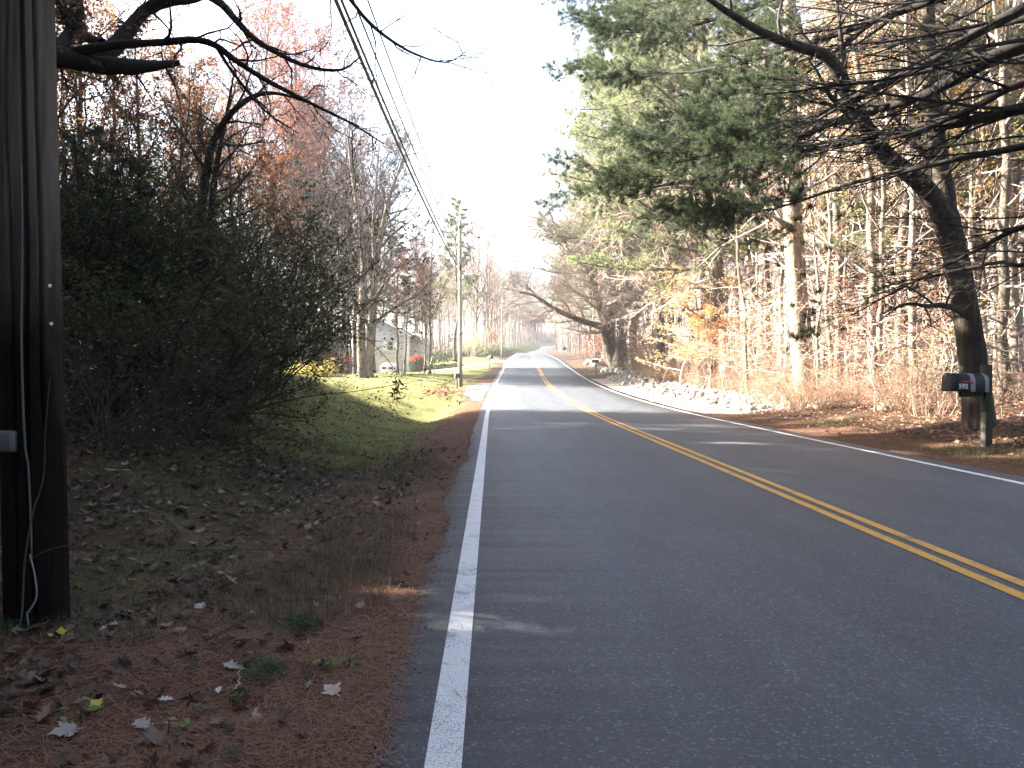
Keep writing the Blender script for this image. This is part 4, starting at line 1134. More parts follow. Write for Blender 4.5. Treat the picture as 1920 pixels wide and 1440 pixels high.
oakO = Placer(leafy_tree(431, 17, .25, L_BROWN, .6, 3, .14, .25))
for x, y in [(-8.5, 3.0), (-9.5, -4), (-10.5, 13.5), (12.5, 3), (13, -6), (-6, -10)]:
    oakO(x, y, x, 1.0, 'oak standing beside the near road just out of view', 'oaks out of view beside the near road')

# ------------------------------------------------------------------ the tall half bare trees behind the lawn, red and grey brown
tall = [Placer(leafy_tree(440, 27, .26, L_RUST, .95, 8, .16, .35, 1, 36, (.5, 0), (36, 10))),
        Placer(leafy_tree(441, 26, .22, L_PINKGREY, .85, 5, .15, .35, 1, 32, (-.6, .3), (36, 10))),
        Placer(leafy_tree(442, 24, .2, L_RED, .95, 8, .16, .25, 0, 36, (.3, 0), (40, 10))),
        Placer(leafy_tree(443, 25, .24, L_PINKGREY, .5, 4, .14, .25, 2, 20, (1.5, .3), (34, 10)))]
GR = 'half bare red leaved trees behind the lawn'; GB = 'half bare grey brown trees behind the lawn'
for i, (px, D, k, s) in enumerate([(478, 63.5, 0, 1.08), (540, 67, 0, 1.12), (612, 66, 2, 1.12), (585, 72, 0, .9), (655, 76, 2, .78), (795, 84, 2, .55),
                                   (440, 68, 1, 1.0), (510, 75, 3, .82), (640, 68, 3, .93), (668, 64.5, 1, .88), (700, 70, 3, .85), (806, 78, 1, .62), (560, 82, 1, .8), (400, 74, 1, .85), (620, 84, 1, .75), (360, 70, 1, .95), (690, 86, 1, .7)]):
    red = k in (0, 2)
    tall[k](P3(px, 0, D)[0], D, i * .9, s, 'tall half bare tree with rust red leaves behind the lawn on the left' if red else 'tall half bare tree with dull grey brown leaves behind the lawn on the left', GR if red else GB)

# double trunk tree at the far edge of the lawn, in front of the house
D = 57.0
bx = P3(690, 0, D)[0]
def relD(px, py, dy=0): return P3(px, py, D + dy) - np.array([bx, D, Hf(bx, D)])
rng = np.random.default_rng(75)
DT = [stem([(-.35, 0, -.3), relD(679, 690), relD(677, 620), relD(680, 560), relD(682, 480), relD(672, 400), relD(660, 320), relD(650, 240)], [.5, .36, .31, .29, .25, .2, .14, .04], 40),
      stem([(.1, .1, -.3), relD(690, 690), relD(696, 650), relD(700, 590), relD(705, 500), relD(718, 420), relD(740, 340), relD(770, 270)], [.45, .33, .29, .26, .22, .17, .12, .03], 40),
      stem([relD(704, 520), relD(700, 440, .5), relD(704, 360, .8), relD(712, 260, 1)], [.18, .14, .1, .03], 24)]
TPd = np.concatenate([np.stack([spline(a[0], 40) for a in [d_[0]]]) for d_ in DT]); TRd = np.concatenate([np.interp(np.linspace(0, 1, 40), np.linspace(0, 1, d_[1].shape[1]), d_[1][0])[None] for d_ in DT])
L1 = grow(rng, TPd, TRd, 15, (.3, 1), (46, 12), (.22, .4), .4, 7, .12, .06, .5, .2, .014)
L2 = grow(rng, *L1, 8, (.2, 1), (45, 12), (.3, .5), .4, 5, .15, .02, .6, .3, .008)
L3 = grow(rng, *L2, 6, (.2, 1), (45, 12), (.35, .6), .4, 4, .16, 0, .6, .3, .006)
lv = leaves(rng, along(rng, L3[0][rng.random(len(L3[0])) < .4], 3, (.3, 1), .06)[0], .13, .2)
t = tree_thing('double_trunk_tree', 'dark double trunked tree at the far edge of the lawn before the house', 'tree', tubes(TPd, TRd, 12, .06, rng), BARK_OAK, join(tubes(L1[0], L1[1], 6), tubes(L2[0], L2[1], 4), tubes(L3[0], L3[1], 3)), TWIG_DARK, lv, L_PINKGREY)
t.location = (bx, D, Hf(bx, D))
G = 'slim trunks at the far edge of the lawn'
slim = Placer(leafy_tree(446, 17, .2, L_PINKGREY, .3, 2, .13, .4, 0, 16))
for px, D, s in ((592, 60.5, .9), (612, 64, .8), (636, 66, .7), (655, 61.5, .85), (565, 62, .8)):
    slim(P3(px, 0, D)[0], D, px, s, 'slim dark trunk at the far edge of the lawn left of the double trunk', G)
# dark evergreen boughs in front of the house
hem = Placer(pine(447, 11, .14, .18, 3.4, NEEDLE_DARK, 46, 10, 5, 4, 8, .15, .03, dead=4, top=.2))
for i, (px, D, s) in enumerate([(622, 70, .8), (580, 70, .9), (545, 72, .9)]):
    hem(P3(px, 0, D)[0], D, i * 1.5, s, 'dark green conifer between the trunks behind the lawn', 'dark conifers around the house')
hb = pine(449, 15, .16, .36, 4.4, NEEDLE_DARK, 46, 11, 6, 5, 9, .14, .025, dead=6, top=.2, name='conifer')
hb['label'] = 'dark conifer whose low boughs hang across the roof of the grey house'; place(hb, P3(744, 0, 84)[0], 84, .6)
mr_ = bare_tree(450, 11, .12, BARK_OAK, TWIG_DARK, .5, 18, 7, 5, (.4, 0), 3, L_RUST, 5, .13, leaf_frac=.9, name='maple_tree', label='small maroon leaved tree in front of the roof of the grey house', limb_ang=(62, 12), limbL=(.3, .42))
place(mr_, P3(758, 0, 77)[0], 77, .6)
dk = Placer(shrub(448, 4.0, 1.2, 26, L_OLIVE, BARK_DARK, 8, 6, 5, .085, -.05, 'dark_shrub', '', 'shrub', None, rstem=.025, ang=34, bare=.12, base=.6))
for i, (px, D, s) in enumerate([(560, 66, 1.2), (505, 64, 1.3), (450, 66, 1.3), (600, 74, 1.1), (640, 92, .9), (395, 66, 1.3), (330, 66, 1.3), (250, 66, 1.4), (170, 66, 1.4)]):
    dk(P3(px, 0, D)[0], D, i, s, 'dark green shrub under the tall trees at the back of the lawn', 'dark shrubs at the back of the lawn')

# ------------------------------------------------------------------ woods farther down the left side
LB = 'thin bare tree in the wood down the left side of the road'
G = 'bare trees in the wood left of the road'
farp = [Placer(bare_tree(460 + i, h, r, BARK_GREY if i != 1 else BARK_OAK, TWIG if i % 2 == 0 else TWIG_DARK, cf, nl, 6, 5, ln, 5, lm, 2, .17, fork=fk, leaf_frac=.3, limb_ang=(34, 9)))
        for i, (h, r, cf, nl, ln, lm, fk) in enumerate([(20, .16, .45, 15, (.5, 0), None, 1), (18, .15, .4, 15, (-.6, .2), L_PINKGREY, 0), (21, .2, .4, 16, (.3, -.3), None, 1), (16, .11, .35, 14, (1.4, 0), None, 0), (19, .17, .35, 16, (.2, .3), L_RED, 1)])]
rng = np.random.default_rng(76)
pts = []
def scatter(n, ylo, yhi, dlo, dhi, right, probs, labs, smin=.85, smax=1.1, gap=2.2):
    c = 0; tries = 0
    while c < n and tries < 6000:
        tries += 1
        y = rng.uniform(ylo, yhi); d = dlo + (dhi - dlo) * rng.random() ** 1.4
        x = xl(y) + ROADW + RE + d if right else xl(y) - LE - d
        if any((x - a) ** 2 + (y - b) ** 2 < gap ** 2 for a, b in pts): continue
        if -27 < x < -6 and 88 < y < 118: continue
        pts.append((x, y)); c += 1
        k = rng.choice(5, p=probs)
        farp[k](x, y, rng.random() * 6.28, rng.uniform(smin, smax), labs, G if not right else 'bare trees farther along the right side of the road')
scatter(46, 128, 180, 3.5, 34, False, [.26, .2, .22, .16, .16], LB)
scatter(44, 180, 290, 3.0, 34, False, [.26, .2, .22, .18, .14], LB)
LBR = 'bare tree lining the right side of the road toward the bend'
scatter(40, 95, 290, 4.0, 30, True, [.28, .14, .24, .22, .12], LBR)
# the far woods that read as one mass: behind the house, behind the thicket, beyond the bend, deep on the right
def woods_mass(name, label, pts, seed, tm, lm, hh=(15, 21), nleaf=60, fat=1.0):
    rng = np.random.default_rng(seed)
    tv, tq, lv, lq, lt, n1, n2 = [], [], [], [], [], 0, 0
    for i, (x, y) in enumerate(pts):
        h = rng.uniform(*hh); r = rng.uniform(.08, .17) * fat
        P, Rd = trunk_line(rng, h, r, 8, .25, rng.normal(0, .8, 2), 1.2)
        L1 = grow(rng, P, Rd, 12, (.3, .98), (36, 10), (.22, .38), .4, 5, .14, .06, .5, .25, .02 * fat)
        L2 = grow(rng, *L1, 6, (.2, 1), (42, 12), (.35, .6), .4, 4, .15, .02, .6, .4, .016 * fat)
        L3 = grow(rng, *L2, 4, (.2, 1), (42, 12), (.35, .6), .4, 3, .15, .02, .6, .5, .012 * fat)
        o = np.array([x, y, Hf(x, y) - .1])
        for Q, sd in (((P, Rd), 5), (L1, 4), (L2, 3), (L3, 3)):
            v, q = tubes(Q[0], Q[1], sd); tv.append(v + o); tq.append(q + n1); n1 += len(v)
        if i % 3 != 2:
            src = L3[0][rng.random(len(L3[0])) < nleaf / len(L3[0])]
            v, q, t_ = leaves(rng, along(rng, src, 2, (.2, 1), .15)[0], .22, .2)
            lv.append(v + o); lq.append(q + n2); lt.append(np.clip(t_ * .5 + rng.random() * .5, 0, 1)); n2 += len(v)
    V = np.concatenate(tv + lv); Q1 = np.concatenate(tq); Q2 = np.concatenate(lq) + n1
    me = np_mesh(name, V, [np.concatenate([Q1, Q2])], [tm, lm], False, tint=np.concatenate([np.zeros(n1)] + lt), mat_idx=np.concatenate([np.zeros(len(Q1)), np.ones(len(Q2))]))
    return tag(link(name, me), label, kind='stuff')

def pickpts(n, rng, fx, fy, ok=lambda x, y: True):
    out = []
    while len(out) < n:
        y = fy(); x = fx(y)
        if ok(x, y): out.append((x, y))
    return out
rw = np.random.default_rng(90)
clear = lambda x, y: not (-30 < x < -4 and y < 125) and (x < xl(y) - 5 or x > xl(y) + ROADW + 4)
woods_mass('far_woods', 'far bare wood behind the house and the left thicket', pickpts(130, rw, lambda y: rw.uniform(-.62 * y, xl(y) - 18), lambda: rw.uniform(66, 200), lambda x, y: clear(x, y) and s_of(x, y) > 57), 91, TWIG_DARK, L_PINKGREY)
woods_mass('far_woods', 'far bare wood that closes the view beyond the bend', pickpts(330, rw, lambda y: rw.uniform(-.1 * y, .3 * y), lambda: rw.uniform(345, 520), lambda x, y: x < xl(y) - 5 or x > xl(y) + 12 or y > 430), 92, TWIG, L_PINKGREY, (19, 27), 80)
woods_mass('far_woods', 'deep bare wood behind the sunlit trunks on the right', pickpts(150, rw, lambda y: rw.uniform(xl(y) + 26, .72 * y + 8), lambda: rw.uniform(50, 210), clear), 93, TWIG, L_PINKGREY, (15, 22))
woods_mass('far_woods', 'bare wood either side of the road before the far bend', pickpts(140, rw, lambda y: rw.choice([xl(y) - 4 - 50 * rw.random() ** 1.6, xl(y) + 11 + 50 * rw.random() ** 1.6]), lambda: rw.uniform(190, 345), clear), 94, TWIG, L_PINKGREY)

woods_mass('far_woods', 'tall bare trees standing where the road bends away', pickpts(85, rw, lambda y: rw.uniform(2, xl(y) - 5), lambda: rw.uniform(280, 350), clear), 97, TWIG_DARK, L_PINKGREY, (22, 30), 200, 2.5)
woods_mass('far_woods', 'tall bare trees on the right side before the bend', pickpts(26, rw, lambda y: xl(y) + ROADW + 4 + 16 * rw.random(), lambda: rw.uniform(215, 320), clear), 98, TWIG_DARK, L_PINKGREY, (19, 25), 120, 1.8)
# named ones of that wood
fp = Placer(pine(480, 24, .25, .35, 4.6, NEEDLE, 50, 12, 7, 4, 10, .20, .028, dead=4, top=.2))
fp(P3(857, 0, 112)[0], 112, 1.0, 1.0, 'narrow pine whose ragged top shows behind the far utility pole', 'pines in the left wood')
for px, D, s in ((800, 122, .7), (1000, 240, .9), (1070, 230, 1.0), (1085, 190, .8), (1060, 210, .7)):
    fp(P3(px, 0, D)[0] if px < 1000 else xl(D) + 11 + (px - 1000) * .05, D, px, s, 'pine mixed into the far wood along the road', 'pines in the far wood')
vase = leafy_tree(482, 22, .2, L_RED, .35, 3, .2, .25, 3, 22, (.5, 0), (28, 8), 6, (.25, .42), .1)
vase['label'] = 'vase shaped tree with a faded red top behind the far utility pole'
place(vase, P3(893, 0, 128)[0], 128, .4, .98)
rustb = Placer(sapling(484, 5.0, .06, L_RUST, 'rust_bush', '', 'bush', None, 24, 9, 0, 7, .16, (55, 16), (.3, .48), .2, t0=.08))
rustb(P3(934, 0, 140)[0], 140, 0, .95, 'rust orange bush at the edge of the far left wood', 'rust orange bushes')
rustb(P3(985, 0, 300)[0], 300, 2, 1.4, 'rust orange bush near the far bend of the road', 'rust orange bushes')
rustb(P3(918, 0, 146)[0], 146, 1, 1.0, 'rust orange bush beside the pale green shrub', 'rust orange bushes')
pg = shrub(486, 4.8, .8, 16, L_SHRUB, TWIG, 8, 6, 4, .13, -.03, 'pale_shrub', 'pale yellow green shrub behind the far utility pole', 'shrub', None, rstem=.03, ang=26, bare=.3, base=.4)
place(pg, P3(883, 0, 116)[0], 116, 0, 1.0)
ol = Placer(shrub(487, 2.6, 1.3, 30, L_GREEN, BARK_DARK, 8, 6, 6, .10, -.06, 'green_shrub', '', 'shrub', None, rstem=.02, ang=38, bare=.05, base=1.0))
for i, (px, D, s) in enumerate([(905, 128, 1.0), (925, 131, .9), (890, 126, 1.0), (865, 126, .9), (845, 124, .8), (943, 136, .9), (955, 160, .9), (820, 118, 1.0), (800, 112, 1.0), (990, 235, 1.3), (978, 210, 1.2), (1000, 265, 1.5)]):
    ol(P3(px, 0, D)[0], D, i, s, 'low green shrub along the foot of the left wood', 'green shrubs along the left wood')
fb = Placer(shrub(490, 3.4, 1.2, 30, L_PINKGREY, TWIG_DARK, 8, 6, 6, .22, -.04, 'brown_shrub', '', 'shrub', None, rstem=.03, ang=34, bare=.05, base=1.2))
for i, (px, D, s) in enumerate([(940, 300, 1.5), (955, 318, 1.7), (968, 330, 1.6), (982, 338, 1.8), (994, 346, 1.8), (1006, 352, 1.8), (1018, 362, 1.9), (1030, 372, 2.0), (1044, 385, 2.0), (1060, 398, 2.0), (950, 340, 2.0), (975, 360, 2.2), (1000, 380, 2.2), (1075, 330, 1.6), (1068, 300, 1.5), (1062, 270, 1.3), (925, 280, 1.4)]):
    fb(P3(px, 0, D)[0], D, i, s, 'dull brown shrub at the foot of the wood around the far bend', 'brown shrubs around the far bend')
yb = Placer(shrub(488, 1.5, 1.4, 30, L_YELLOWBUSH, TWIG, 7, 5, 5, .09, -.06, 'yellow_bush', '', 'bush', None, rstem=.012, ang=38, bare=.05, base=.5))
for i, (px, D, s) in enumerate([(548, 58.5, .8), (590, 58, 1.1), (604, 59, .9)]):
    yb(P3(px, 0, D)[0], D, i, s, ('smaller yellowish bush at the left end of the lawn edge', 'largest yellow green bush at the back edge of the lawn', 'yellow green bush beside the larger one, nearest the slim trunks')[i], 'yellow bushes at the back of the lawn')
rr = Placer(shrub(489, 2.4, 1.0, 18, L_BRIGHTRED, TWIG_DARK, 7, 5, 5, .10, -.03, 'red_bush', '', 'bush', None, rstem=.015, ang=28, bare=.3, base=.4))
rr(P3(628, 0, 74)[0], 74, 0, 1.2, 'scarlet bush in front of the parked dark car')
for i, (px, D, s) in enumerate([(1240, 62, 1.0), (1130, 98, 1.2), (1105, 92, 1.0), (1090, 120, 1.0)]):
    rustb(P3(px, 0, D)[0], D, i, .75 * s, 'rust leaved bush at the foot of the right wood', 'rust leaved bushes on the right')
# ------------------------------------------------------------------ poles and wires
def pole_wood(name, low, high, z0, z1):
    """Weathered pole: creosote black at the foot, grey brown above, with drying streaks."""
    m, nt, out = new_mat(name)
    L = nt.links.new
    b = N(nt, 'ShaderNodeBsdfPrincipled', Roughness=.95); b.inputs['Specular IOR Level'].default_value = .05
    st = noise(nt, 34, 8, .7, (1, 1, .035)); bl = noise(nt, 2.2, 5, .6, (1, 1, .4))
    g = ramp(nt, [(.3, tuple(np.array(high) * .5)), (.5, high), (.75, tuple(np.array(high) * 1.35))], st)
    d = ramp(nt, [(.3, tuple(np.array(low) * .5)), (.7, tuple(np.array(low) * 1.6))], st)
    tc = N(nt, 'ShaderNodeTexCoord'); sx = N(nt, 'ShaderNodeSeparateXYZ'); L(tc.outputs['Object'], sx.inputs[0])
    ad = N(nt, 'ShaderNodeMath', operation='MULTIPLY_ADD'); ad.inputs[1].default_value = 2.6; L(bl, ad.inputs[0]); L(sx.outputs[2], ad.inputs[2])
    mr = N(nt, 'ShaderNodeMapRange'); mr.inputs[1].default_value = z0 + 1.3; mr.inputs[2].default_value = z1 + 1.3; L(ad.outputs[0], mr.inputs[0])
    mx = N(nt, 'ShaderNodeMix', data_type='RGBA'); L(mr.outputs[0], mx.inputs[0]); L(d.outputs[0], mx.inputs[6]); L(g.outputs[0], mx.inputs[7])
    L(mx.outputs[2], b.inputs['Base Color'])
    bp = N(nt, 'ShaderNodeBump', Strength=.7, Distance=.015); L(st, bp.inputs['Height']); L(bp.outputs[0], b.inputs['Normal'])
    L(b.outputs[0], out.inputs[0])
    return m

GREYPLASTIC = plain('grey plastic', (.075, .08, .075), .55, .08, 20)
CABLE = plain('black cable sheath', (.02, .02, .022), .5, .1, 20)
STEEL = plain('galvanised steel', (.22, .23, .23), .55, .12, 14, .6)

def make_pole(base, top_off, h, r0, r1, mat, label, cracks=True, n=40, sides=40):
    t = empty('utility_pole', base, label=label, cat='utility pole')
    z = np.concatenate([[-.6], np.linspace(0, h, n)])
    a = np.linspace(0, 2 * np.pi, sides, endpoint=False)
    rr = np.interp(z, [0, h], [r0, r1])[:, None] * (1 + .012 * vnoise(z[:, None] * .6, a[None, :] * 2, 5))
    if cracks:
        for a0, wd, dp, zz0, zz1 in ((5.12, .05, .45, 0.0, 9.6), (5.62, .035, .3, 1.2, 7), (4.62, .04, .35, 0.0, 9), (4.2, .03, .2, 2.0, 9)):
            aa = a0 + (vnoise(z * 1.3, z * 0, 7 + int(a0 * 3)) - .5) * .18
            dd = np.abs((a[None, :] - aa[:, None] + np.pi) % (2 * np.pi) - np.pi)
            rr = rr * (1 - dp * np.clip(1 - dd / (wd * 2), 0, 1) * ((z > zz0) & (z < zz1))[:, None])
    cx = z / h * top_off[0]; cy = z / h * top_off[1]
    V = np.stack([cx[:, None] + rr * np.cos(a), cy[:, None] + rr * np.sin(a), np.repeat(z[:, None], sides, 1)], -1).reshape(-1, 3)
    k = len(z)
    i = np.arange(k - 1)[:, None] * sides; s0 = np.arange(sides)[None, :]; s1 = (s0 + 1) % sides
    q = np.stack([i + s0, i + s1, i + sides + s1, i + sides + s0], -1).reshape(-1, 4)
    top = len(V); V = np.concatenate([V, [[top_off[0], top_off[1], h + .02]]])
    tr = np.stack([(k - 1) * sides + s0[0], (k - 1) * sides + s1[0], np.full(sides, top)], 1)
    link('shaft', np_mesh('shaft', V, [q, tr], mat, True), t)
    return t

NB = np.array([(70 - 922) / F * 4.75, 4.75, 0]); NB[2] = Hf(NB[0], NB[1]) - .02
npole = make_pole(NB, (-.21, 0), 9.6, .178, .150, pole_wood('creosoted weathered pole', (.009, .007, .006), (.115, .09, .07), 1.3, 2.9), 'thick weathered utility pole with a grey box at the left edge of the view', n=140, sides=180)
def on_pole(ang, z, off=.0):
    r = .178 + (.150 - .178) * z / 9.6 + off
    return np.array([-.21 * z / 9.6 + r * math.cos(ang), r * math.sin(ang), z])
b = MB()
zs = np.linspace(.42, 2.75, 26)
b.tube([on_pole(5.02 + .05 * math.sin(z * 3) + (.06 if z < 1 else 0), z, .008) for z in zs], .0065, 8)
b.build('cable_guard', GREYPLASTIC, npole, True)
b = MB()
cw = spline([on_pole(5.08, .45, .01), on_pole(5.2, .34, .03), on_pole(5.24, .2, .03), on_pole(5.05, .12, .035), on_pole(5.0, .1, .03), on_pole(5.1, -.1, .04)], 24)
b.tube(cw, .006, 6); b.build('ground_wire', STEEL, npole, True)
b = MB(); c = on_pole(4.46, 1.12, .02)
b.box(c, (.115, .06, .125)); o = b.build('junction_box', GREYPLASTIC, npole, False, .012)
b = MB(); b.box(c + [0, -.034, 0], (.098, .012, .105)); b.build('box_cover', GREYPLASTIC, o, False, .006)
for k, (an, z) in enumerate([(5.86, 2.05), (5.88, 1.82)]):
    b = MB(); p = on_pole(an, z, .003); b.tube([p, p + np.array([math.cos(an), math.sin(an), 0]) * .006], .011, 12)
    b.build('tag', plain('white pole tag', (.7, .7, .68), .5, .05), npole)
b = MB(); zc = 8.2; b.tube([on_pole(0, zc) + [-.05, 0, 0], on_pole(0, zc) + [.12, 0, 0]], .03, 10); b.build('clamp', STEEL, npole)
for zc in (8.9, 9.4):
    b = MB(); b.tube([on_pole(0, zc) + [-.03, 0, 0], on_pole(0, zc) + [.14, 0, 0], on_pole(0, zc) + [.14, 0, .12]], .03, 10); b.build('insulator', STEEL, npole)
NPV = NB
# a thin vine climbs its foot
b = MB()
vp = spline([on_pole(4.75, -.1, .05), on_pole(4.85, .12, .02), on_pole(4.95, .42, .012), on_pole(5.2, .7, .012), on_pole(5.5, .9, .012), on_pole(5.6, 1.2, .012), on_pole(5.75, 1.5, .02)], 40)
b.tube(vp, np.linspace(.007, .003, 40), 6)
vs = spline([on_pole(4.9, .4, .02), on_pole(5.5, .47, .05), on_pole(6.0, .5, .16)], 14); b.tube(vs, .002, 5)
o = b.build('bare_vine', TWIG_DARK, None, True); o.location = NB
tag(o, 'thin bare vine climbing the foot of the thick utility pole', 'vine')

FB = P3(863, 718, 52); FB[2] = Hf(FB[0], FB[1]) - .02
FH = P3(0, 413, 52)[2] - FB[2]
fpole = make_pole(FB, (-.02, 0), FH, .155, .115, pole_wood('sun bleached pole', (.10, .085, .07), (.38, .345, .30), .2, 2.6), 'pale utility pole beside the road with a blue topped mailbox at its foot', True, 60, 32)
b = MB(); zz = P3(0, 503, 52)[2] - FB[2]
b.box((.02, -.16, zz), (.12, .14, .34)); b.build('clamp', CABLE, fpole, False, .02)
b = MB(); b.tube([(0, 0, FH - .15), (0, -.24, FH - .12), (0, -.24, FH + .02)], .03, 8); b.build('insulator', STEEL, fpole)
D3 = 124.0
TB = np.array([P3(941, 0, D3)[0], D3, 0]); TB[2] = Hf(TB[0], D3) - .02
tpole = make_pole(TB, (.05, 0), 9.5, .15, .11, bpy.data.materials['sun bleached pole'], 'slim distant utility pole among the trees at the left road edge', False, 12, 16)
b = MB(); b.tube([(0, 0, 9.2), (0, -.24, 9.22), (0, -.24, 9.35)], .03, 8); b.build('insulator', STEEL, tpole)

def wire(a, c, sag, r, label, group=None, cat='wire', twist=0):
    n = 70; t = np.linspace(0, 1, n)[:, None]
    P = np.array(a) + (np.array(c) - np.array(a)) * t; P[:, 2] -= sag * 4 * (t * (1 - t))[:, 0]
    b = MB(); b.tube(P, r, 6)
    o = b.build('overhead_wire', CABLE, None, True)
    return tag(o, label, cat, group)
na = lambda x, z, y=0: NB + np.array([-.21 * z / 9.6 + x, y, z])
zf = lambda py: P3(0, py, 52)[2]
wire(na(.16, 8.28), (FB[0] - .02, 51.8, zf(505)), .62, .036, 'thickest of the overhead cables running from the near pole to the pale pole')
wire(na(.21, 8.36), (FB[0] + .03, 51.8, zf(498)), .60, .026, 'cable lashed close beside the thickest overhead cable')
wire(na(.30, 8.55), (FB[0] + .05, 51.8, zf(470)), .60, .017, 'thin overhead wire just right of the thick cables')
wire(na(.42, 8.95), (FB[0], 51.78, zf(440)), .62, .015, 'thin overhead wire farthest right of the bundle at the top of the view')
wire((FB[0], 51.75, zf(455)), (-16, 30.0, 12.6), .3, .016, 'short thin wire meeting the pale pole from the upper left')
wire((FB[0] - .02, 52.2, zf(505)), TB + np.array([0, 0, 8.4]), .8, .04, 'thick overhead cable running on from the pale pole to the distant pole')
wire((FB[0], 52.2, zf(440)), TB + np.array([0, -.24, 9.35]), .8, .016, 'thin wire running on from the pale pole to the distant pole')
for k, (gp, zt, lab) in enumerate([((800, 698), 470, 'left of the two slanting guy wires of the pale pole'), ((811, 697), 520, 'right of the two slanting guy wires of the pale pole')]):
    g0 = P3(gp[0], 0, 60); g0[2] = Hf(g0[0], 60) - .05
    b = MB(); b.tube([g0, (FB[0], 52.05, zf(zt))], .011, 6)
    b2 = MB()
    o = b.build('guy_wire', STEEL, None, True); tag(o, lab, 'guy wire', 'guy wires')
    gd = norm(np.array([FB[0], 52.05, zf(zt)]) - g0)
    b2.tube([g0 - gd * .1, g0 + gd * 2.3], .03, 8); b2.build('guard', plain('yellowed guy guard', (.45, .42, .3), .5, .1), o)

# ------------------------------------------------------------------ mailboxes
BLACK = plain('black painted steel', (.011, .011, .012), .5, .2, 6, bump=.05, spec=.25)
GREYP = plain('grey painted band', (.20, .20, .21), .5, .12, 10)
REDP = plain('red plastic flag', (.42, .015, .03), .45, .08)
POST = bark('weathered grey post', (.09, .08, .065), (.26, .235, .20), 8, .4, (1, 1, .12))
POSTDARK = bark('dark mossy post', (.025, .028, .018), (.07, .07, .045), 8, .4, (1, 1, .2))
DIGIT = plain('white reflective digits', (.62, .64, .62), .5, .1)

def arch(wd, ht, n=12):
    """Mailbox section: flat floor, upright sides, half round roof. (x, z) points."""
    r = wd / 2; a = np.linspace(0, np.pi, n)
    return np.array([(-r, 0), (r, 0)] + [(r * math.cos(t), ht - r + r * math.sin(t)) for t in a])

def mailbox(name, loc, rz, label, body_m, post_m, wd, ht, ln, z0, posth, arm=True, group=None, flag=True, top_m=None, lean=0.0):
    """The box's door faces local -y; the post stands behind it."""
    t = empty(name, loc, rz, label, 'mailbox', group)
    b = MB(); b.prism(arch(wd, ht) + [0, z0], -ln / 2, ln / 2); body = b.build('box', body_m, t, False, .004)
    b = MB(); b.prism(arch(wd + .012, ht + .008) + [0, z0 - .003], -ln / 2 - .022, -ln / 2 + .012); d = b.build('door', body_m, t, False, .004)
    b = MB(); b.box((0, -ln / 2 - .035, z0 + ht * .8), (.03, .03, .02)); b.build('handle', GREYP, d, False, .003)
    if top_m is not None:
        b = MB(); b.prism(np.array([(-wd / 2 - .02, z0 + ht - .02), (wd / 2 + .02, z0 + ht - .02), (wd / 2 + .02, z0 + ht + .02), (0, z0 + ht + .05), (-wd / 2 - .02, z0 + ht + .02)]), -ln / 2 - .03, ln / 2 + .02); b.build('lid', top_m, t, False, .01)
    if flag:
        b = MB(); b.box((-wd / 2 - .008, -.05, z0 + ht * .62), (.008, .20, .022)); b.box((-wd / 2 - .008, .05, z0 + ht * .60), (.009, .055, .06)); b.build('flag', REDP, t, False, .002)
    b = MB(); b.box((lean * -.5, ln * .12, (z0 - .25) / 2 - .01), (.10, .10, z0 + .25)); b.build('post', post_m, t, False, .008)
    return t

# the near black mailbox on the right; its door faces the road (left)
MX = P3(1840, 0, 14.35); ML = np.array([MX[0], 14.35, 0]); ML[2] = Hf(ML[0], ML[1])
t = empty('mailbox', ML, R(-84), 'black roadside mailbox with grey bands, a red flag and house number 592', 'mailbox')
z0, wd, ht = 1.02, .27, .335       # local -y is the door end, toward the road; local -x faces the camera
y0, y1 = -.66, .04
b = MB(); b.prism(arch(wd, ht) + [0, z0], y0, y1); b.build('box', BLACK, t, False, .006)
b = MB(); b.prism(arch(wd + .014, ht + .010) + [0, z0 - .004], y0 - .03, y0 + .012); dr_ = b.build('door', BLACK, t, False, .006)
b = MB(); b.box((0, y0 - .045, z0 + ht * .85), (.03, .035, .025)); b.build('handle', GREYP, dr_, False, .004)
for ya, yb in ((-.32, -.225), (-.03, .045)):
    b = MB(); b.prism(arch(wd + .010, ht + .007) + [0, z0 - .003], ya, yb); b.build('band', GREYP, t, False, .003)
b = MB(); b.box((wd / 2 + .012, -.40, z0 + .178), (.008, .22, .026)); b.box((wd / 2 + .013, -.30, z0 + .168), (.011, .07, .058)); b.build('flag', REDP, t, False, .003)
b = MB(); b.box((wd / 2 + .004, -.465, z0 + .085), (.006, .19, .115)); pl = b.build('number_plate', plain('black number plate', (.012, .012, .013), .5), t)
cu = bpy.data.curves.new('house_number', 'FONT'); cu.body = '592'; cu.size = .125; cu.extrude = .002; cu.align_x = 'CENTER'; cu.align_y = 'CENTER'; cu.offset = .0022
cu.materials.append(DIGIT)
tmp = bpy.data.objects.new('tmp', cu); COL.objects.link(tmp); bpy.context.view_layer.update()
nm_ = bpy.data.meshes.new_from_object(tmp.evaluated_get(bpy.context.evaluated_depsgraph_get())); bpy.data.objects.remove(tmp)
tx = link('house_number', nm_, pl); tx.location = (wd / 2 + .0095, -.465, z0 + .087); tx.rotation_euler = (R(90), 0, R(90))
b = MB(); b.prism(np.array([(-.06, z0 - .10), (.06, z0 - .10), (.06, z0), (-.06, z0)]), -.42, .0); b.build('support', POSTDARK, t, False, .006)
b = MB(); b.box((-.0, .10, .72), (.15, .14, 1.62)); b.build('post', POSTDARK, t, False, .012)
b = MB(); b.box((.035, .018, .22), (.11, .028, .84)); b.build('brace', POST, t, False, .006)
t.rotation_euler[0] = R(-1.5); t.rotation_euler[1] = R(-2)

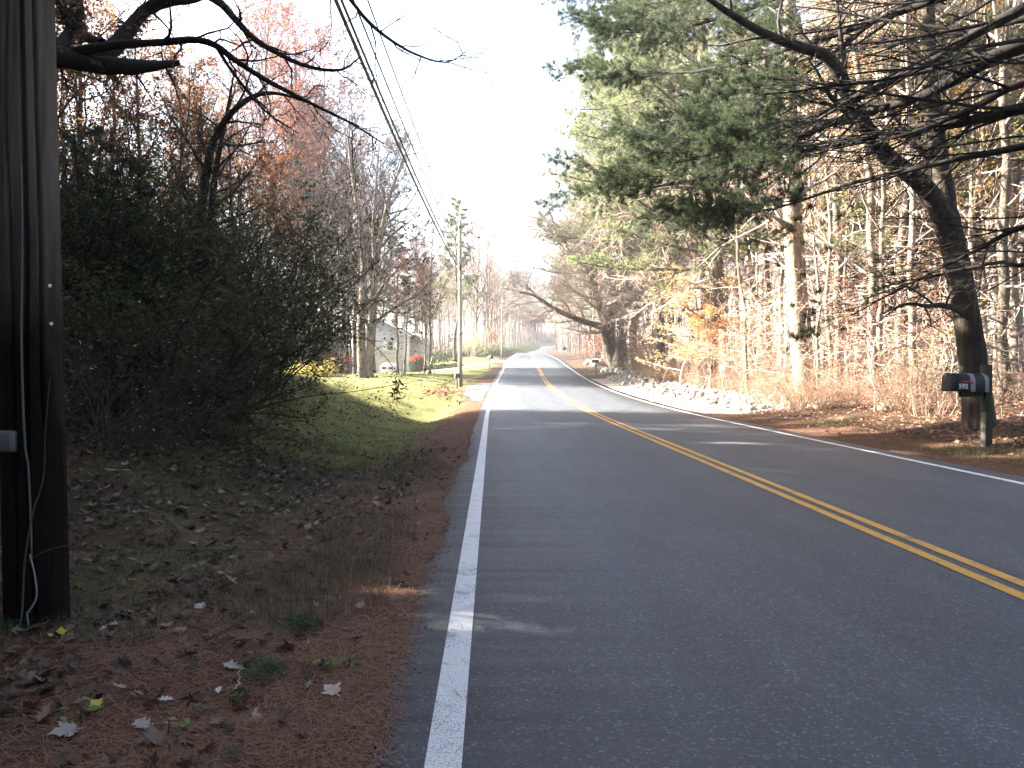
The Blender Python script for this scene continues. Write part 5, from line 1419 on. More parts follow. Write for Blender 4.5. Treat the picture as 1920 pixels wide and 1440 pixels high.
BROWNP = plain('dark brown painted mailbox', (.04, .024, .02), .7, .15, spec=.15); GREYBOX = plain('grey mailbox', (.055, .055, .05), .7, .15, spec=.15)
TEAL = plain('faded blue mailbox top', (.06, .30, .42), .45, .15, 8)
def at(px, D): x = P3(px, 0, D)[0]; return np.array([x, D, Hf(x, D)])
mailbox('mailbox', at(857, 48.5), R(10), 'mailbox with a faded blue top beside the pale utility pole', GREYBOX, POST, .30, .26, .62, .72, 1, flag=False, top_m=TEAL)
mailbox('mailbox', at(919, 85), R(35), 'grey mailbox on a dark post at the end of the house drive', GREYBOX, POSTDARK, .32, .34, .62, 1.0, 1)
mailbox('mailbox', at(1116, 69), R(-60), 'dark brown mailbox at the right road edge before the spreading tree', BROWNP, POSTDARK, .28, .32, .60, 1.0, 1)
mailbox('mailbox', at(963, 186), R(60), 'small dark mailbox at the left road edge, far up the road', GREYBOX, POSTDARK, .40, .45, .7, 1.1, 1)
mailbox('mailbox', at(1058, 150), R(-40), 'black mailbox at the right road edge, far up the road', BLACK, POST, .55, .6, .9, 1.0, 1)

# ------------------------------------------------------------------ house with two garage doors
SIDING = plain('pale grey siding', (.44, .43, .42), .7, .06, 3)
def siding_material():
    m, nt, out = new_mat('grey clapboard siding'); L = nt.links.new
    b = N(nt, 'ShaderNodeBsdfPrincipled', Roughness=.7)
    tc = N(nt, 'ShaderNodeTexCoord'); wv = N(nt, 'ShaderNodeTexWave', Scale=1.25); wv.bands_direction = 'Z'; wv.wave_profile = 'SAW'
    L(tc.outputs['Object'], wv.inputs[0])
    r = ramp(nt, [(0, (.30, .29, .29)), (.15, (.42, .41, .405)), (1, (.46, .45, .44))], wv.outputs[1]); L(r.outputs[0], b.inputs['Base Color'])
    bp = N(nt, 'ShaderNodeBump', Strength=.4, Distance=.02); L(wv.outputs[1], bp.inputs['Height']); L(bp.outputs[0], b.inputs['Normal'])
    L(b.outputs[0], out.inputs[0]); return m
SID = siding_material()
TRIM = plain('white trim', (.72, .72, .70), .5, .04); ROOF = plain('grey shingles', (.11, .105, .105), .9, .25, 12, bump=.3)
GLASS = plain('dark window glass', (.02, .022, .026), .08, .1, 2, spec=.6); TANW = plain('tan siding', (.38, .34, .27), .7, .06)
HD = 101.0
hx0, hx1 = P3(661, 0, HD)[0], P3(766, 0, HD)[0]
hw = hx1 - hx0
HZ = min(Hf(hx0, HD), Hf(hx1, HD)) - .1
h = empty('house', ((hx0 + hx1) / 2, HD, HZ), 0, 'pale grey house with two white garage doors behind the trees', 'house')
eave = P3(0, 626, HD)[2] - HZ; apex = eave + 2.0; hw2 = hw / 2
b = MB(); b.prism(np.array([(-hw2, -.3), (hw2, -.3), (hw2, eave), (0, apex), (-hw2, eave)]), 0, 11); b.build('wall', SID, h)
b = MB()
for sgn in (-1, 1):
    n_ = np.array([apex - eave, hw2]); n_ = n_ / np.linalg.norm(n_)
    o_ = np.array([(sgn * (hw2 + .4), eave - .4 * (apex - eave) / hw2), (0, apex)])
    off = np.array([sgn * n_[0], n_[1]]) * .16
    lo = np.array([sgn * n_[0], n_[1]]) * .012
    b.prism(np.array([o_[0] + lo, o_[1] + lo, o_[1] + off, o_[0] + off]), -.4, 11.4)
rf = b.build('roof', ROOF, h)
b = MB(); b.box((1.2, 5.5, apex + .3), (.8, .8, 1.6)); b.build('chimney', plain('brick chimney', (.25, .13, .10), .9, .2), rf)
b = MB()
for sgn in (-1, 1):
    b.prism(np.array([(sgn * (hw2 + .4), eave - .4 * (apex - eave) / hw2 - .16), (0, apex - .16), (0, apex + .02), (sgn * (hw2 + .4), eave - .4 * (apex - eave) / hw2 + .02)]), -.44, -.405)
    b.box((sgn * (hw2 - .06), -.02, eave / 2 - .15), (.16, .06, eave + .1))
b.build('trim', TRIM, h)
def hpx(px): return P3(px, 0, HD)[0] - (hx0 + hx1) / 2
def hpz(py): return P3(0, py, HD)[2] - HZ
for xa, xb in ((667, 704), (711, 753)):
    c = (hpx(xa) + hpx(xb)) / 2; wd2 = 1.36; top = hpz(679.5)
    b = MB()
    ou = np.array([(-wd2, 0), (wd2, 0), (wd2, top - .45), (wd2 - .5, top), (-wd2 + .5, top), (-wd2, top - .45)])
    b.prism(ou + [c, 0], -.06, .05); gd_ = b.build('garage_door', TRIM, h)
    for k in range(3):
        b = MB(); b.box((c + (k - 1) * .82, -.075, hpz(690)), (.58, .03, .3)); b.build('pane', GLASS, gd_)
def window(px, py, w_, h_, shutters=True):
    x, z = hpx(px), hpz(py)
    b = MB(); b.box((x, -.05, z), (w_ + .2, .1, h_ + .2)); f = b.build('window', TRIM, h)
    for s_ in (-1, 1):
        b = MB(); b.box((x, -.112, z + s_ * h_ * .26), (w_ * .92, .02, h_ * .46)); b.build('pane', GLASS, f)
    if shutters:
        for s_ in (-1, 1):
            b = MB(); b.box((x + s_ * (w_ / 2 + .34), -.03, z), (.42, .05, h_ + .15)); b.build('shutter', TRIM, f)
window(732, 648.5, .72, 1.15); window(666, 648.5, .72, 1.15); window(752, 620, .6, .8, False)
b = MB(); b.box((hw2 + .75, 6.5, 2.6), (1.5, 8, 5.6)); b.build('side_wing', TANW, h)
b = MB(); b.prism(np.array([(hw2 - .02, eave + .4), (hw2 + 1.9, eave - .8), (hw2 + 1.9, eave - .65), (hw2 - .02, eave + .6)]), 2.2, 10.8); b.build('wing_roof', plain('pale sunlit shingles', (.30, .29, .28), .9, .15, 12), h)  # paler copy of the roof shingles, sunlight put into the colour

# ------------------------------------------------------------------ the dark car parked by the house
CB = at(640, 86); c = empty('parked_car', CB, R(12), 'dark parked car half hidden behind slim trunks beside the house', 'car')
PAINT = plain('black car paint', (.012, .013, .015), .25, .05); TYRE = plain('tyre rubber', (.015, .015, .015), .8); RIM = plain('alloy rim', (.35, .35, .36), .35, .1, 8, .8)
prof = np.array([(-2.3, .35), (2.3, .35), (2.38, .7), (2.25, 1.0), (1.2, 1.1), (.55, 1.72), (-1.9, 1.76), (-2.25, 1.15), (-2.35, .7)])
b = MB(); b.prism(prof, -.9, .9); body = b.build('body', PAINT, c, False, .05)
for xs in ([(-1.75, 1.16), (-.75, 1.16), (-.75, 1.62), (-1.7, 1.62)], [(-.62, 1.16), (.85, 1.16), (.42, 1.62), (-.62, 1.62)]):
    for yy in (-.915, .905):
        b = MB(); b.prism(np.array(xs), yy, yy + .012); b.build('window', GLASS, c)
for x_ in (-1.45, 1.45):
    for y_ in (-.82, .82):
        b = MB(); b.tube([(x_, y_ - .1, .35), (x_, y_ + .1, .35)], .36, 20); wv_ = b.build('wheel', TYRE, c)
        b = MB(); b.tube([(x_, y_ - .115, .35), (x_, y_ + .115, .35)], .21, 14); b.build('rim', RIM, wv_)
for y_ in (-.65, .65):
    b = MB(); b.box((2.36, y_, .82), (.08, .3, .14)); b.build('headlight', GLASS, c, False, .02)

# ------------------------------------------------------------------ clipped round bush with a red top
rng = np.random.default_rng(81)
n = 9000; d = norm(rng.normal(size=(n, 3))); rad = .95 * rng.uniform(.82, 1.04, n)
pos = d * rad[:, None] * [1, 1, 1.15] + [0, 0, 1.0]
pos = pos[pos[:, 2] > -.02]
top_ = pos[:, 2] > 1.5 + rng.normal(0, .16, len(pos))
t = empty('round_bush', at(781, 92), label='clipped round green bush with a bright red top by the house', cat='bush')
P = path(rng, (0, 0, -.2), (0, 0, 1.2), 6); b = MB(); b.tube(P, [.07, .06, .05, .04, .03, .02], 7); b.build('stem', BARK_DARK, t, True)
for nm, sel, m_ in (('foliage', ~top_, L_GREEN), ('red_top', top_, L_BRIGHTRED)):
    v = leaves(rng, pos[sel], .11, 0); link(nm, np_mesh(nm, v[0], [v[1]], m_, tint=v[2]), t)
# marker stake on the lawn
SB = at(793, 44); b = MB(); b.tube([(0, 0, -.1), (.06, 0, .55), (.07, 0, .62)], .008, 6); o = b.build('lawn_stake', plain('pale stake', (.6, .58, .5), .6), None); o.location = SB
tag(o, 'thin pale stake with a small flag standing in the lawn', 'stake')
b = MB(); b.box((.10, 0, .58), (.09, .004, .06)); b.build('flag', plain('pale flag', (.75, .72, .6), .6), o)

# ------------------------------------------------------------------ stones: the pale rubble strip, boulders, the wall by the spreading tree
def stone_mat(name, a, c_):
    m, nt, out = new_mat(name); L = nt.links.new
    b = N(nt, 'ShaderNodeBsdfPrincipled', Roughness=.9); b.inputs['Specular IOR Level'].default_value = .2
    f = noise(nt, 6, 7, .7); r = ramp(nt, [(.3, a), (.7, c_)], f)
    oi = N(nt, 'ShaderNodeObjectInfo'); mr = N(nt, 'ShaderNodeMapRange'); mr.inputs['To Min'].default_value = .6; mr.inputs['To Max'].default_value = 1.25; L(oi.outputs['Random'], mr.inputs[0])
    hs = N(nt, 'ShaderNodeHueSaturation'); L(mr.outputs[0], hs.inputs['Value']); L(r.outputs[0], hs.inputs['Color']); L(hs.outputs[0], b.inputs['Base Color'])
    bp = N(nt, 'ShaderNodeBump', Strength=.5, Distance=.03); L(f, bp.inputs['Height']); L(bp.outputs[0], b.inputs['Normal'])
    L(b.outputs[0], out.inputs[0]); return m
PALESTONE = stone_mat('pale fieldstone', (.20, .18, .155), (.48, .44, .40)); GREYSTONE = stone_mat('grey mossy fieldstone', (.10, .105, .09), (.30, .29, .26))

def stone_arrays(seed, sub=2, rough=.22):
    bm = bmesh.new(); bmesh.ops.create_icosphere(bm, subdivisions=sub, radius=1)
    V = np.array([v.co[:] for v in bm.verts]); Fc = np.array([[v.index for v in f.verts] for f in bm.faces]); bm.free()
    r = np.random.default_rng(seed)
    for _ in range(7):      # flat facets knocked off at random
        d_ = norm(r.normal(size=3)); c_ = r.uniform(.55, .9); k = V @ d_ - c_; V = V - np.clip(k, 0, None)[:, None] * d_ * .85
    V = V * (1 + rough * (vnoise(V[:, 0] * 2.1 + seed, V[:, 1] * 2.1 + V[:, 2] * 1.7, seed) - .5))[:, None]
    return V, Fc
STN = [stone_arrays(500 + i) for i in range(8)]
sm_pale = [np_mesh('stone', v * [1, .8, .62], [f], PALESTONE, True) for v, f in STN]
sm_grey = [np_mesh('stone', v * [1, .8, .62], [f], GREYSTONE, True) for v, f in STN]
def boulder(px, D, r, label, mats, dx=0, group=None, name='boulder'):
    p = at(px, D); o = link(name, mats[int(px + D) % 8]); o.location = (p[0] + dx, D, p[2] + r * .22); o.scale = (r, r, r); o.rotation_euler = (0, 0, px)
    return tag(o, label, 'boulder', group)
boulder(1543, 25.5, .42, 'largest pale rounded boulder at the near end of the stone strip', sm_pale)
boulder(1576, 25.2, .26, 'smaller pale boulder leaning against the largest one', sm_pale)
boulder(1604, 24.6, .20, 'low grey brown stone between the pale boulders and the dark mossy one', sm_grey)
boulder(1657, 22.6, .27, 'dark mossy boulder standing alone in the brown leaves', sm_grey)
boulder(1480, 27, .36, 'flat pale slab stone at the near end of the rubble strip', sm_pale)
boulder(1118, 84, 1.0, 'tall pale block of stone behind the dark brown mailbox', sm_pale)
boulder(1106, 90, .8, 'pale boulder far up the right verge beyond the brown mailbox', sm_pale)
rng = np.random.default_rng(82)
G = 'grey stones of the wall before the spreading tree'
for i in range(26):
    px = rng.uniform(1125, 1205); D = 75 - (px - 1125) * .19 + rng.normal(0, .7)
    boulder(px, D, rng.uniform(.28, .6), 'grey mossy stone in the tumbled wall below the spreading tree', sm_grey, 0, G, 'wall_stone')
# the rubble strip: the 270 nearest stones one by one, the rest as one bed
pts_ = []
while len(pts_) < 3400:
    y = rng.uniform(26.3, 63); d_ = rng.uniform(1.2, 4.3) + .5 * (vnoise(np.array([y * .4]), np.array([3.]), 9)[0] - .5)
    r_ = rng.uniform(.035, .10) * (1 + (rng.random() < .14) * 1.3)
    pts_.append((y, d_, r_))
pts_.sort(key=lambda q: q[0] - q[2] * 55)
G = 'pale stones of the rubble strip'
bedV, bedF, nb_ = [], [], 0
for i, (y, d_, r_) in enumerate(pts_):
    x = xl(y) + ROADW + RE + d_
    z = Hf(x, y) + r_ * .2 + .09 * math.sin((d_ - 1.2) / 3.1 * math.pi)
    if i < 270:
        o = link('stone', (sm_grey if rng.random() < .2 else sm_pale)[i % 8]); o.location = (x, y, z); o.scale = (r_ * 1.15,) * 3; o.rotation_euler = tuple(rng.uniform(-.5, .5, 2)) + (rng.random() * 6.28,)
        tag(o, 'pale fist to head sized stone in the rubble strip along the right verge', 'stone', G)
    else:
        v, f = STN[i % 8]; M = rot_rand(rng, 1)[0]
        v = (v * [1, .85, .7]) @ M.T * r_ + [x, y, z]; bedV.append(v); bedF.append(f + nb_); nb_ += len(v)
tag(link('rubble_stones', np_mesh('rubble_stones', np.concatenate(bedV), [np.concatenate(bedF)], PALESTONE, True)), 'bed of smaller pale stones along the right verge', kind='stuff')
# ------------------------------------------------------------------ fallen leaves, needles, grass
rng = np.random.default_rng(95)
L_LITTER = leaf('fallen leaves', [(.032, .02, .013), (.065, .041, .026), (.10, .065, .042), (.048, .029, .018), (.16, .11, .075), (.08, .047, .028), (.30, .235, .17)], .15, .7)
L_LITTER_RED = leaf('fallen red brown leaves', [(.16, .07, .04), (.26, .12, .07), (.34, .20, .13), (.20, .085, .05)], .15, .7)
L_NEEDLE_LITTER = leaf('fallen pine needles', [(.09, .042, .024), (.16, .075, .04), (.24, .125, .07), (.13, .06, .034)], .1, .7)
L_GRASS = leaf('lawn grass', [(.07, .09, .028), (.12, .135, .046), (.19, .18, .075), (.26, .22, .11)], .4, .6)
L_DEADGRASS = leaf('dead grass', [(.07, .05, .026), (.12, .085, .042), (.05, .05, .02), (.19, .135, .07)], .35, .6)

_mp = [(0, -.62), (.03, -.62), (.035, -.30), (.16, -.36), (.30, -.27), (.22, -.16), (.46, -.06), (.52, .12), (.40, .10), (.30, .16), (.16, .10), (.26, .30), (.17, .33), (.08, .46), (0, .60)]
_mp = _mp + [(-x * .95, y) for x, y in _mp[-2:0:-1]]
LOBED = np.array([(0, -.02, .03)] + [(x, y, .30 * x * x - .10 * y * y + .05 * math.sin(7 * x + 4 * y)) for x, y in _mp])
OAKY = np.array([(0, 0, .02)] + [(x, y, z) for x, y, z in [(0, -.6, 0), (.10, -.42, 0), (.24, -.32, .06), (.13, -.18, .02), (.30, -.02, .09), (.15, .08, .03), (.28, .26, .08), (.12, .32, .02), (0, .56, -.03), (-.12, .32, .02), (-.28, .26, .07), (-.15, .08, .03), (-.30, -.02, .09), (-.13, -.18, .02)]])
def lobed(rng, pos, size, shape):
    n = len(pos); sh = shape.copy(); V, _, t = leaves(rng, pos, size, .5, sh)
    V = V.reshape(n, -1, 3); c_ = V.mean(1, keepdims=True); curl = rng.uniform(-.2, .45, (n, 1)) / size; V[:, :, 2] += np.clip(((V[:, :, :2] - c_[:, :, :2]) ** 2).sum(2) * curl * 2.2, -.015, .03); V = V.reshape(-1, 3)
    m = len(shape); k = np.arange(1, m)
    tri = np.stack([np.zeros(m - 1, int), k, np.roll(k, -1)], 1)
    tr = (np.arange(n) * m)[:, None, None] + tri[None]
    return V, tr.reshape(-1, 3), t

def litter(name, label, pts, size, mat, lift=.012, shapes=(LOBED, OAKY)):
    pts = np.asarray(pts); h_ = len(pts) // 2
    pos = np.c_[pts, H(pts[:, 0], pts[:, 1]) + lift + rng.random(len(pts)) * .025]
    a = lobed(rng, pos[:h_], size, shapes[0]); c = lobed(rng, pos[h_:], size, shapes[1])
    me = np_mesh(name, np.concatenate([a[0], c[0]]), [np.concatenate([a[1], c[1] + len(a[0])])], mat, tint=np.concatenate([a[2], c[2]]))
    return tag(link(name, me), label, kind='stuff')

def scatterpts(n, x0, x1, y0, y1, dens):
    out = np.empty((0, 2))
    while len(out) < n:
        p = np.c_[rng.uniform(x0, x1, n * 2), rng.uniform(y0, y1, n * 2)]
        out = np.concatenate([out, p[rng.random(len(p)) < dens(p[:, 0], p[:, 1])]])
    return out[:n]
dle = lambda x, y: xl(y) - LE - x
dri = lambda x, y: x - (xl(y) + ROADW + RE)
# left: thick on the bank, thin on the needles
def dleft(x, y):
    d = dle(x, y); la_, ne_, _ = zones(x, y)
    cl = .35 + .9 * vnoise(x * 1.1, y * 1.1, 51)
    return np.clip((np.where(d > 1.7, 1, .10 + .3 * (d > .6))) * cl * (1 - .9 * la_) * (d > .12), 0, 1)
litter('fallen_leaves', 'dry leaves lying on the bank left of the road', scatterpts(13000, -9, -.5, 2.2, 15, dleft), .08, L_LITTER)
litter('fallen_leaves', 'dry leaves under the left thicket', scatterpts(5000, -16, -2, 12, 30, lambda x, y: np.clip((dle(x, y) > 3) * (1 - .95 * zones(x, y)[0]), 0, 1)), .10, L_LITTER)
litter('fallen_leaves', 'scattered dry leaves on the lawn', scatterpts(2600, -16, -1, 14, 62, lambda x, y: zones(x, y)[0] * (.1 + .9 * (vnoise(x * .4, y * .4, 8) > .55))), .085, L_LITTER)
litter('fallen_leaves', 'reddish fallen leaves around the mailbox and the leaning tree on the right', scatterpts(6500, 7.8, 16, 8, 27, lambda x, y: np.clip((dri(x, y) > .5) * (.12 + .88 * (dri(x, y) > 1.6)) * (.4 + vnoise(x, y, 52)), 0, 1)), .085, L_LITTER_RED)
litter('fallen_leaves', 'leaves on the floor of the right wood', scatterpts(14000, 10, 50, 22, 85, lambda x, y: np.clip((dri(x, y) > 4.2) * (x < .75 * y + 6), 0, 1)), .15, L_LITTER_RED)
litter('fallen_leaves', 'pinkish leaves drifted around the blue topped mailbox', scatterpts(1500, -5, -1.2, 38, 53, lambda x, y: np.clip(1 - ((x + 2.6) / 1.6) ** 2 - ((y - 45) / 6) ** 2, 0, 1)), .10, L_LITTER_RED)

def strands(name, label, pts, length, width, mat, stand=0.0, lift=.006, per=1, spread=.0, curve=.15):
    """Thin bent blades: lying needles (stand 0) or standing grass (stand 1)."""
    pts = np.repeat(np.asarray(pts), per, 0) + rng.normal(0, spread, (len(pts) * per, 2)) if per > 1 else np.asarray(pts)
    n = len(pts); z = H(pts[:, 0], pts[:, 1]) + lift + (rng.random(n) * .012 if stand < .5 else 0)
    a = rng.random(n) * 6.28; ln = length * rng.uniform(.6, 1.25, n)
    up = np.clip(rng.normal(stand, .12 + .25 * stand, n), 0 if stand < .5 else .15, 1)
    hz = np.sqrt(np.clip(1 - up ** 2, 0, 1))
    d_ = np.stack([np.cos(a) * hz, np.sin(a) * hz, up], -1)
    d2 = norm(d_ + np.stack([np.cos(a + 1.2), np.sin(a + 1.2), -np.full(n, .3 * stand)], -1) * curve * 2)
    s_ = np.stack([-np.sin(a), np.cos(a), np.zeros(n)], -1) * width / 2
    b0 = np.c_[pts, z]; b1 = b0 + d_ * (ln * .5)[:, None]; b2 = b1 + d2 * (ln * .5)[:, None]
    V = np.stack([b0 - s_, b0 + s_, b1 + s_ * .8, b1 - s_ * .8, b2], 1).reshape(-1, 3)
    i = np.arange(n) * 5
    me = np_mesh(name, V, [np.stack([i, i + 1, i + 2, i + 3], 1), np.stack([i + 3, i + 2, i + 4], 1)], mat, tint=np.repeat(rng.random(n), 5))
    return tag(link(name, me), label, kind='stuff')

strands('pine_needle_litter', 'rust brown pine needles on the left shoulder', scatterpts(46000, -3.4, -.3, 2.2, 9.5, lambda x, y: np.clip((dle(x, y) > -.04) * np.exp(-np.clip(dle(x, y) - .9, 0, 9) * 1.1) * (.35 + vnoise(x * 2, y * 2, 55)) * np.clip(4.2 / y, 0, 1), 0, 1)), .11, .0028, L_NEEDLE_LITTER, .04)
strands('pine_needle_litter', 'rust brown pine needles farther along the left shoulder', scatterpts(16000, -2.4, -.3, 9, 34, lambda x, y: np.clip((dle(x, y) > -.05) * (dle(x, y) < 1.2 + .5 * vnoise(y, x, 5)) * np.clip(10 / y, 0, 1), 0, 1)), .13, .006, L_NEEDLE_LITTER, .05)
strands('pine_needle_litter', 'rust brown pine needles on the right shoulder', scatterpts(14000, 7.1, 9.6, 7, 27, lambda x, y: np.clip((dri(x, y) > -.05) * (dri(x, y) < 1.9), 0, 1)), .13, .006, L_NEEDLE_LITTER, .05)
strands('grass', 'short lawn grass on the bank and lawn left of the road', scatterpts(90000, -18, -.7, 14, 60, lambda x, y: zones(x, y)[0] * np.clip(20 / y, 0, 1) * (.3 + .7 * vnoise(x * 1.5, y * 1.5, 57))), .075, .009, L_GRASS, .85)
strands('grass', 'thin half dead grass among the leaves on the near left bank', scatterpts(1700, -5.5, -.9, 2.6, 15, lambda x, y: np.clip((dle(x, y) > .5) * (vnoise(x * .9, y * .9, 58) > .5), 0, 1)), .14, .004, L_DEADGRASS, .6, per=7, spread=.035)
strands('grass', 'dry grass along the near road shoulder', scatterpts(700, -1.6, -.62, 4.5, 14, lambda x, y: np.clip((vnoise(x * .6, y * .8, 59) > .5) * (dle(x, y) > .25), 0, 1)), .17, .0035, L_DEADGRASS, .62, per=9, spread=.05)
strands('grass', 'green grass patches at the right road edge', scatterpts(260, 7.7, 9.3, 9, 22, lambda x, y: np.clip((vnoise(x * .8, y * .5, 60) > .62) * (dri(x, y) > .15), 0, 1)), .13, .006, L_GRASS, .7, per=9, spread=.06)

# countable tufts, single bright leaves and sticks near the camera
def ground_at(px, py):
    """Where the line of sight through a photograph pixel meets the ground."""
    for D in np.arange(2.2, 60, .02):
        p = P3(px, py, D)
        if p[2] <= Hf(p[0], D): return np.array([p[0], D, Hf(p[0], D)])
    return P3(px, py, 20)
def tuft(px, py, n, ln, wd_, mat, label, sp, dirx=0):
    p = ground_at(px, py); a = rng.random(n) * 6.28
    hz = rng.uniform(.35, .95, n)
    d_ = norm(np.stack([np.cos(a) * hz + dirx, np.sin(a) * hz, np.full(n, .7)], -1)); L_ = ln * rng.uniform(.6, 1.2, n)[:, None]
    b0 = np.c_[rng.normal(0, sp, (n, 2)), np.full(n, -.01)]; b1 = b0 + d_ * L_ * .5; b2 = b1 + norm(d_ + [dirx, 0, -.9]) * L_ * .5
    s_ = np.stack([-np.sin(a), np.cos(a), np.zeros(n)], -1) * wd_ / 2
    V = np.stack([b0 - s_, b0 + s_, b1 + s_ * .8, b1 - s_ * .8, b2], 1).reshape(-1, 3); i = np.arange(n) * 5
    o = link('grass_tuft', np_mesh('grass_tuft', V, [np.stack([i, i + 1, i + 2, i + 3], 1), np.stack([i + 3, i + 2, i + 4], 1)], mat, tint=np.repeat(rng.random(n), 5)))
    o.location = p
    tag(o, label, 'grass tuft')
L_DKGRASS = leaf('deep green grass', [(.02, .05, .02), (.03, .075, .028), (.05, .09, .035)], .3, .6)
tuft(585, 1180, 170, .26, .0045, L_DKGRASS, 'large deep green grass tuft lying over toward the left near the road edge', .06, -.9)
tuft(520, 1265, 120, .22, .0045, L_DKGRASS, 'deep green grass tuft nearer the camera than the large one', .05, -.8)
tuft(690, 1060, 160, .22, .004, L_DEADGRASS, 'straw coloured clump of dead grass at the road shoulder', .09, 0)
tuft(650, 1075, 120, .2, .004, L_DEADGRASS, 'smaller dead grass clump left of the straw coloured one', .08, 0)
tuft(760, 930, 160, .2, .005, L_DEADGRASS, 'brown grass clump on the shoulder beyond the straw coloured ones', .12, 0)

for i_, (px_, py_) in enumerate([(45, 1168), (100, 1172), (138, 1150), (160, 1120), (20, 1180)]):
    tuft(px_, py_, 70, .17, .004, L_DEADGRASS if i_ % 2 else L_DKGRASS, 'thin grass tuft growing against the foot of the near utility pole', .05, 0)
for o_ in COL.objects:
    if o_.get('label', '').startswith('thin grass tuft growing'): o_['group'] = 'grass tufts at the foot of the pole'
def one_leaf(px, py, size, shape, col, label, rz, tilt=(.1, -.2)):
    p = ground_at(px, py); m = len(shape); k = np.arange(1, m)
    tri = np.stack([np.zeros(m - 1, int), k, np.roll(k, -1)], 1)
    o = link('fallen_leaf', np_mesh('fallen_leaf', shape * size, [tri], leaf('single leaf ' + label[:18], [tuple(np.array(col) * .85), col], .2), tint=np.linspace(0, 1, m)))
    o.location = p + [0, 0, .03]; o.rotation_euler = (tilt[0], tilt[1], rz)
    tag(o, label, 'leaf')
one_leaf(112, 1203, .13, LOBED, (.55, .40, .03), 'bright yellow leaf at the foot of the utility pole', .4, (.4, .1))
one_leaf(622, 1308, .105, LOBED, (.44, .36, .29), 'pale star shaped leaf lying on the brown needles', .8)
one_leaf(215, 1180, .09, OAKY, (.36, .32, .28), 'pale leaf right of the foot of the utility pole', 2.0)
one_leaf(437, 1262, .12, OAKY, (.42, .36, .29), 'long pale oak leaf in the middle of the needle covered ground', 1.2)
one_leaf(410, 1308, .06, OAKY, (.5, .46, .42), 'small whitish leaf below the long oak leaf', .2)
one_leaf(310, 1324, .065, OAKY, (.55, .50, .45), 'whitish leaf lying in the dark grass at the lower left', 1.7)
one_leaf(125, 1385, .13, LOBED, (.36, .30, .26), 'broad grey brown leaf at the lower left corner', 2.4)
one_leaf(268, 1372, .12, OAKY, (.38, .32, .27), 'grey brown leaf beside the green sprig at the bottom left', .9)
one_leaf(375, 1145, .09, LOBED, (.42, .37, .32), 'pale leaf on the leafy ground in front of the deep green tuft', 1.1)
one_leaf(180, 1332, .07, LOBED, (.50, .42, .08), 'yellowish leaf on the green sprig at the bottom left', 1.0)
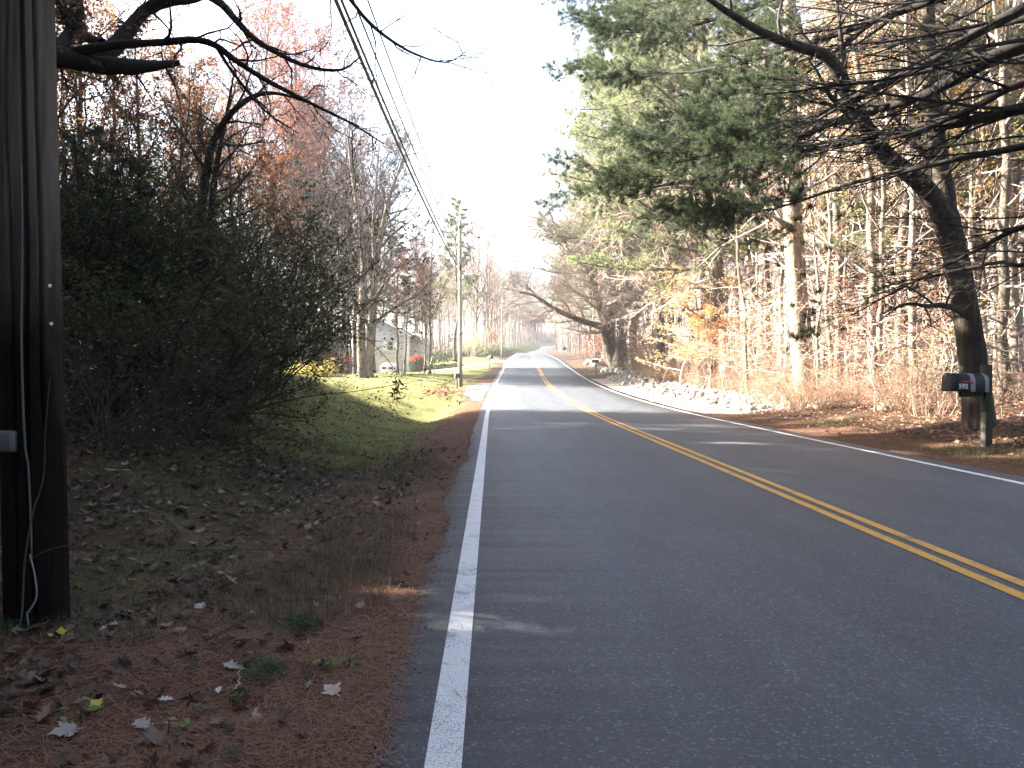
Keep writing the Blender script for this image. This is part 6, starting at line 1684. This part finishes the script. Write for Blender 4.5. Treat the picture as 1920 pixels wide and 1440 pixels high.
# green seedlings
for i, (px, py, lab) in enumerate([(150, 1355, 'green seedling with broad leaves near the bottom left corner'), (620, 1258, 'green seedling on the needles near the road edge'), (315, 1380, 'single bright green seedling at the lower edge of the view'), (655, 1255, 'round leaved green seedling closest to the road edge'), (430, 1320, 'yellow green seedling below the deep green tufts')]):
    p = ground_at(px, py); q = rng.normal(0, .045, (7, 3)) * [1, 1, .35] + [0, 0, .05]
    v = leaves(rng, q, .055, .6); t = empty('seedling', p, label=lab, cat='seedling')
    link('leaves', np_mesh('leaves', v[0], [v[1]], leaf('seedling green', [(.10, .17, .03), (.16, .24, .05)], .4) if i == 0 else bpy.data.materials['seedling green'], tint=v[2]), t)
    b = MB(); b.tube([(0, 0, -.02), (.005, 0, .06)], .0025, 5); b.build('stem', TWIG_DARK, t)
for i, (pa, pb_, r_, lab) in enumerate([((430, 970), (515, 962), .018, 'short dark broken branch lying on the left bank'), ((330, 1040), (580, 1038), .004, 'long thin stick lying across the leaves on the left bank'), ((30, 1195), (120, 1165), .008, 'stick leaning on the leaves at the foot of the pole'), ((430, 1310), (460, 1270), .004, 'thin pale straw among the leaves near the bottom'), ((195, 885), (255, 888), .006, 'pale curved stick on the upper left bank')]):
    a_, c_ = ground_at(*pa), ground_at(*pb_)
    P = path(rng, a_ + [0, 0, .03], c_ + [0, 0, .03], 10, .01); P[:, 2] = np.maximum(P[:, 2], H(P[:, 0], P[:, 1]) + r_ * .6)
    b = MB(); b.tube(P, np.linspace(r_, r_ * .6, 10), 7); o = b.build('fallen_stick', TWIG_DARK if i != 4 and i != 3 else TWIG, None, True); tag(o, lab, 'stick')

# small dead sticks and green grass in the litter of the near bank; bits of needles blown onto the asphalt edge
strands('twig_litter', 'small dead twigs among the leaves of the left bank', scatterpts(1500, -7, -.8, 2.3, 15, lambda x, y: np.clip((dle(x, y) > .4) * 1.0, 0, 1)), .28, .006, L_LITTER, .06)
strands('grass', 'dark green grass in the ditch on the near left', scatterpts(900, -4.5, -.9, 2.6, 16, lambda x, y: np.clip((dle(x, y) > .6) * (vnoise(x * .8, y * .8, 77) > .55), 0, 1)), .12, .0045, L_DKGRASS, .55, per=9, spread=.05)
strands('pine_needle_litter', 'stray pine needles blown onto the edge of the asphalt', scatterpts(900, -.46, .5, 2.4, 20, lambda x, y: np.clip(np.exp(-np.clip(x + .4, 0, 9) * 6) * np.clip(5 / y, 0, 1), 0, 1)), .10, .003, L_NEEDLE_LITTER, .01, lift=.018)

# crumbled asphalt and grit along the broken left edge of the road
gv, gf = stone_arrays(620, 1); ng = 1300
gyy = 2.3 + 16 * rng.random(ng) ** 1.7; gxx = xl(gyy) - LE + edge_wobble(gyy, 1) + rng.normal(-.02, .045, ng)
gs = rng.uniform(.003, .010, ng); gM = rot_rand(rng, ng)
GV = np.einsum('nij,mj->nmi', gM, gv) * gs[:, None, None] + np.c_[gxx, gyy, np.maximum(H(gxx, gyy), np.where(gxx > xl(gyy) - LE + edge_wobble(gyy, 1), zr(gyy) + .012, -9)) + gs * .5][:, None, :]
GF = (np.arange(ng) * len(gv))[:, None, None] + gf[None]
tag(link('edge_gravel', np_mesh('edge_gravel', GV.reshape(-1, 3), [GF.reshape(-1, 3)], GREYSTONE)), 'grit and crumbs of asphalt along the broken left road edge', kind='stuff')
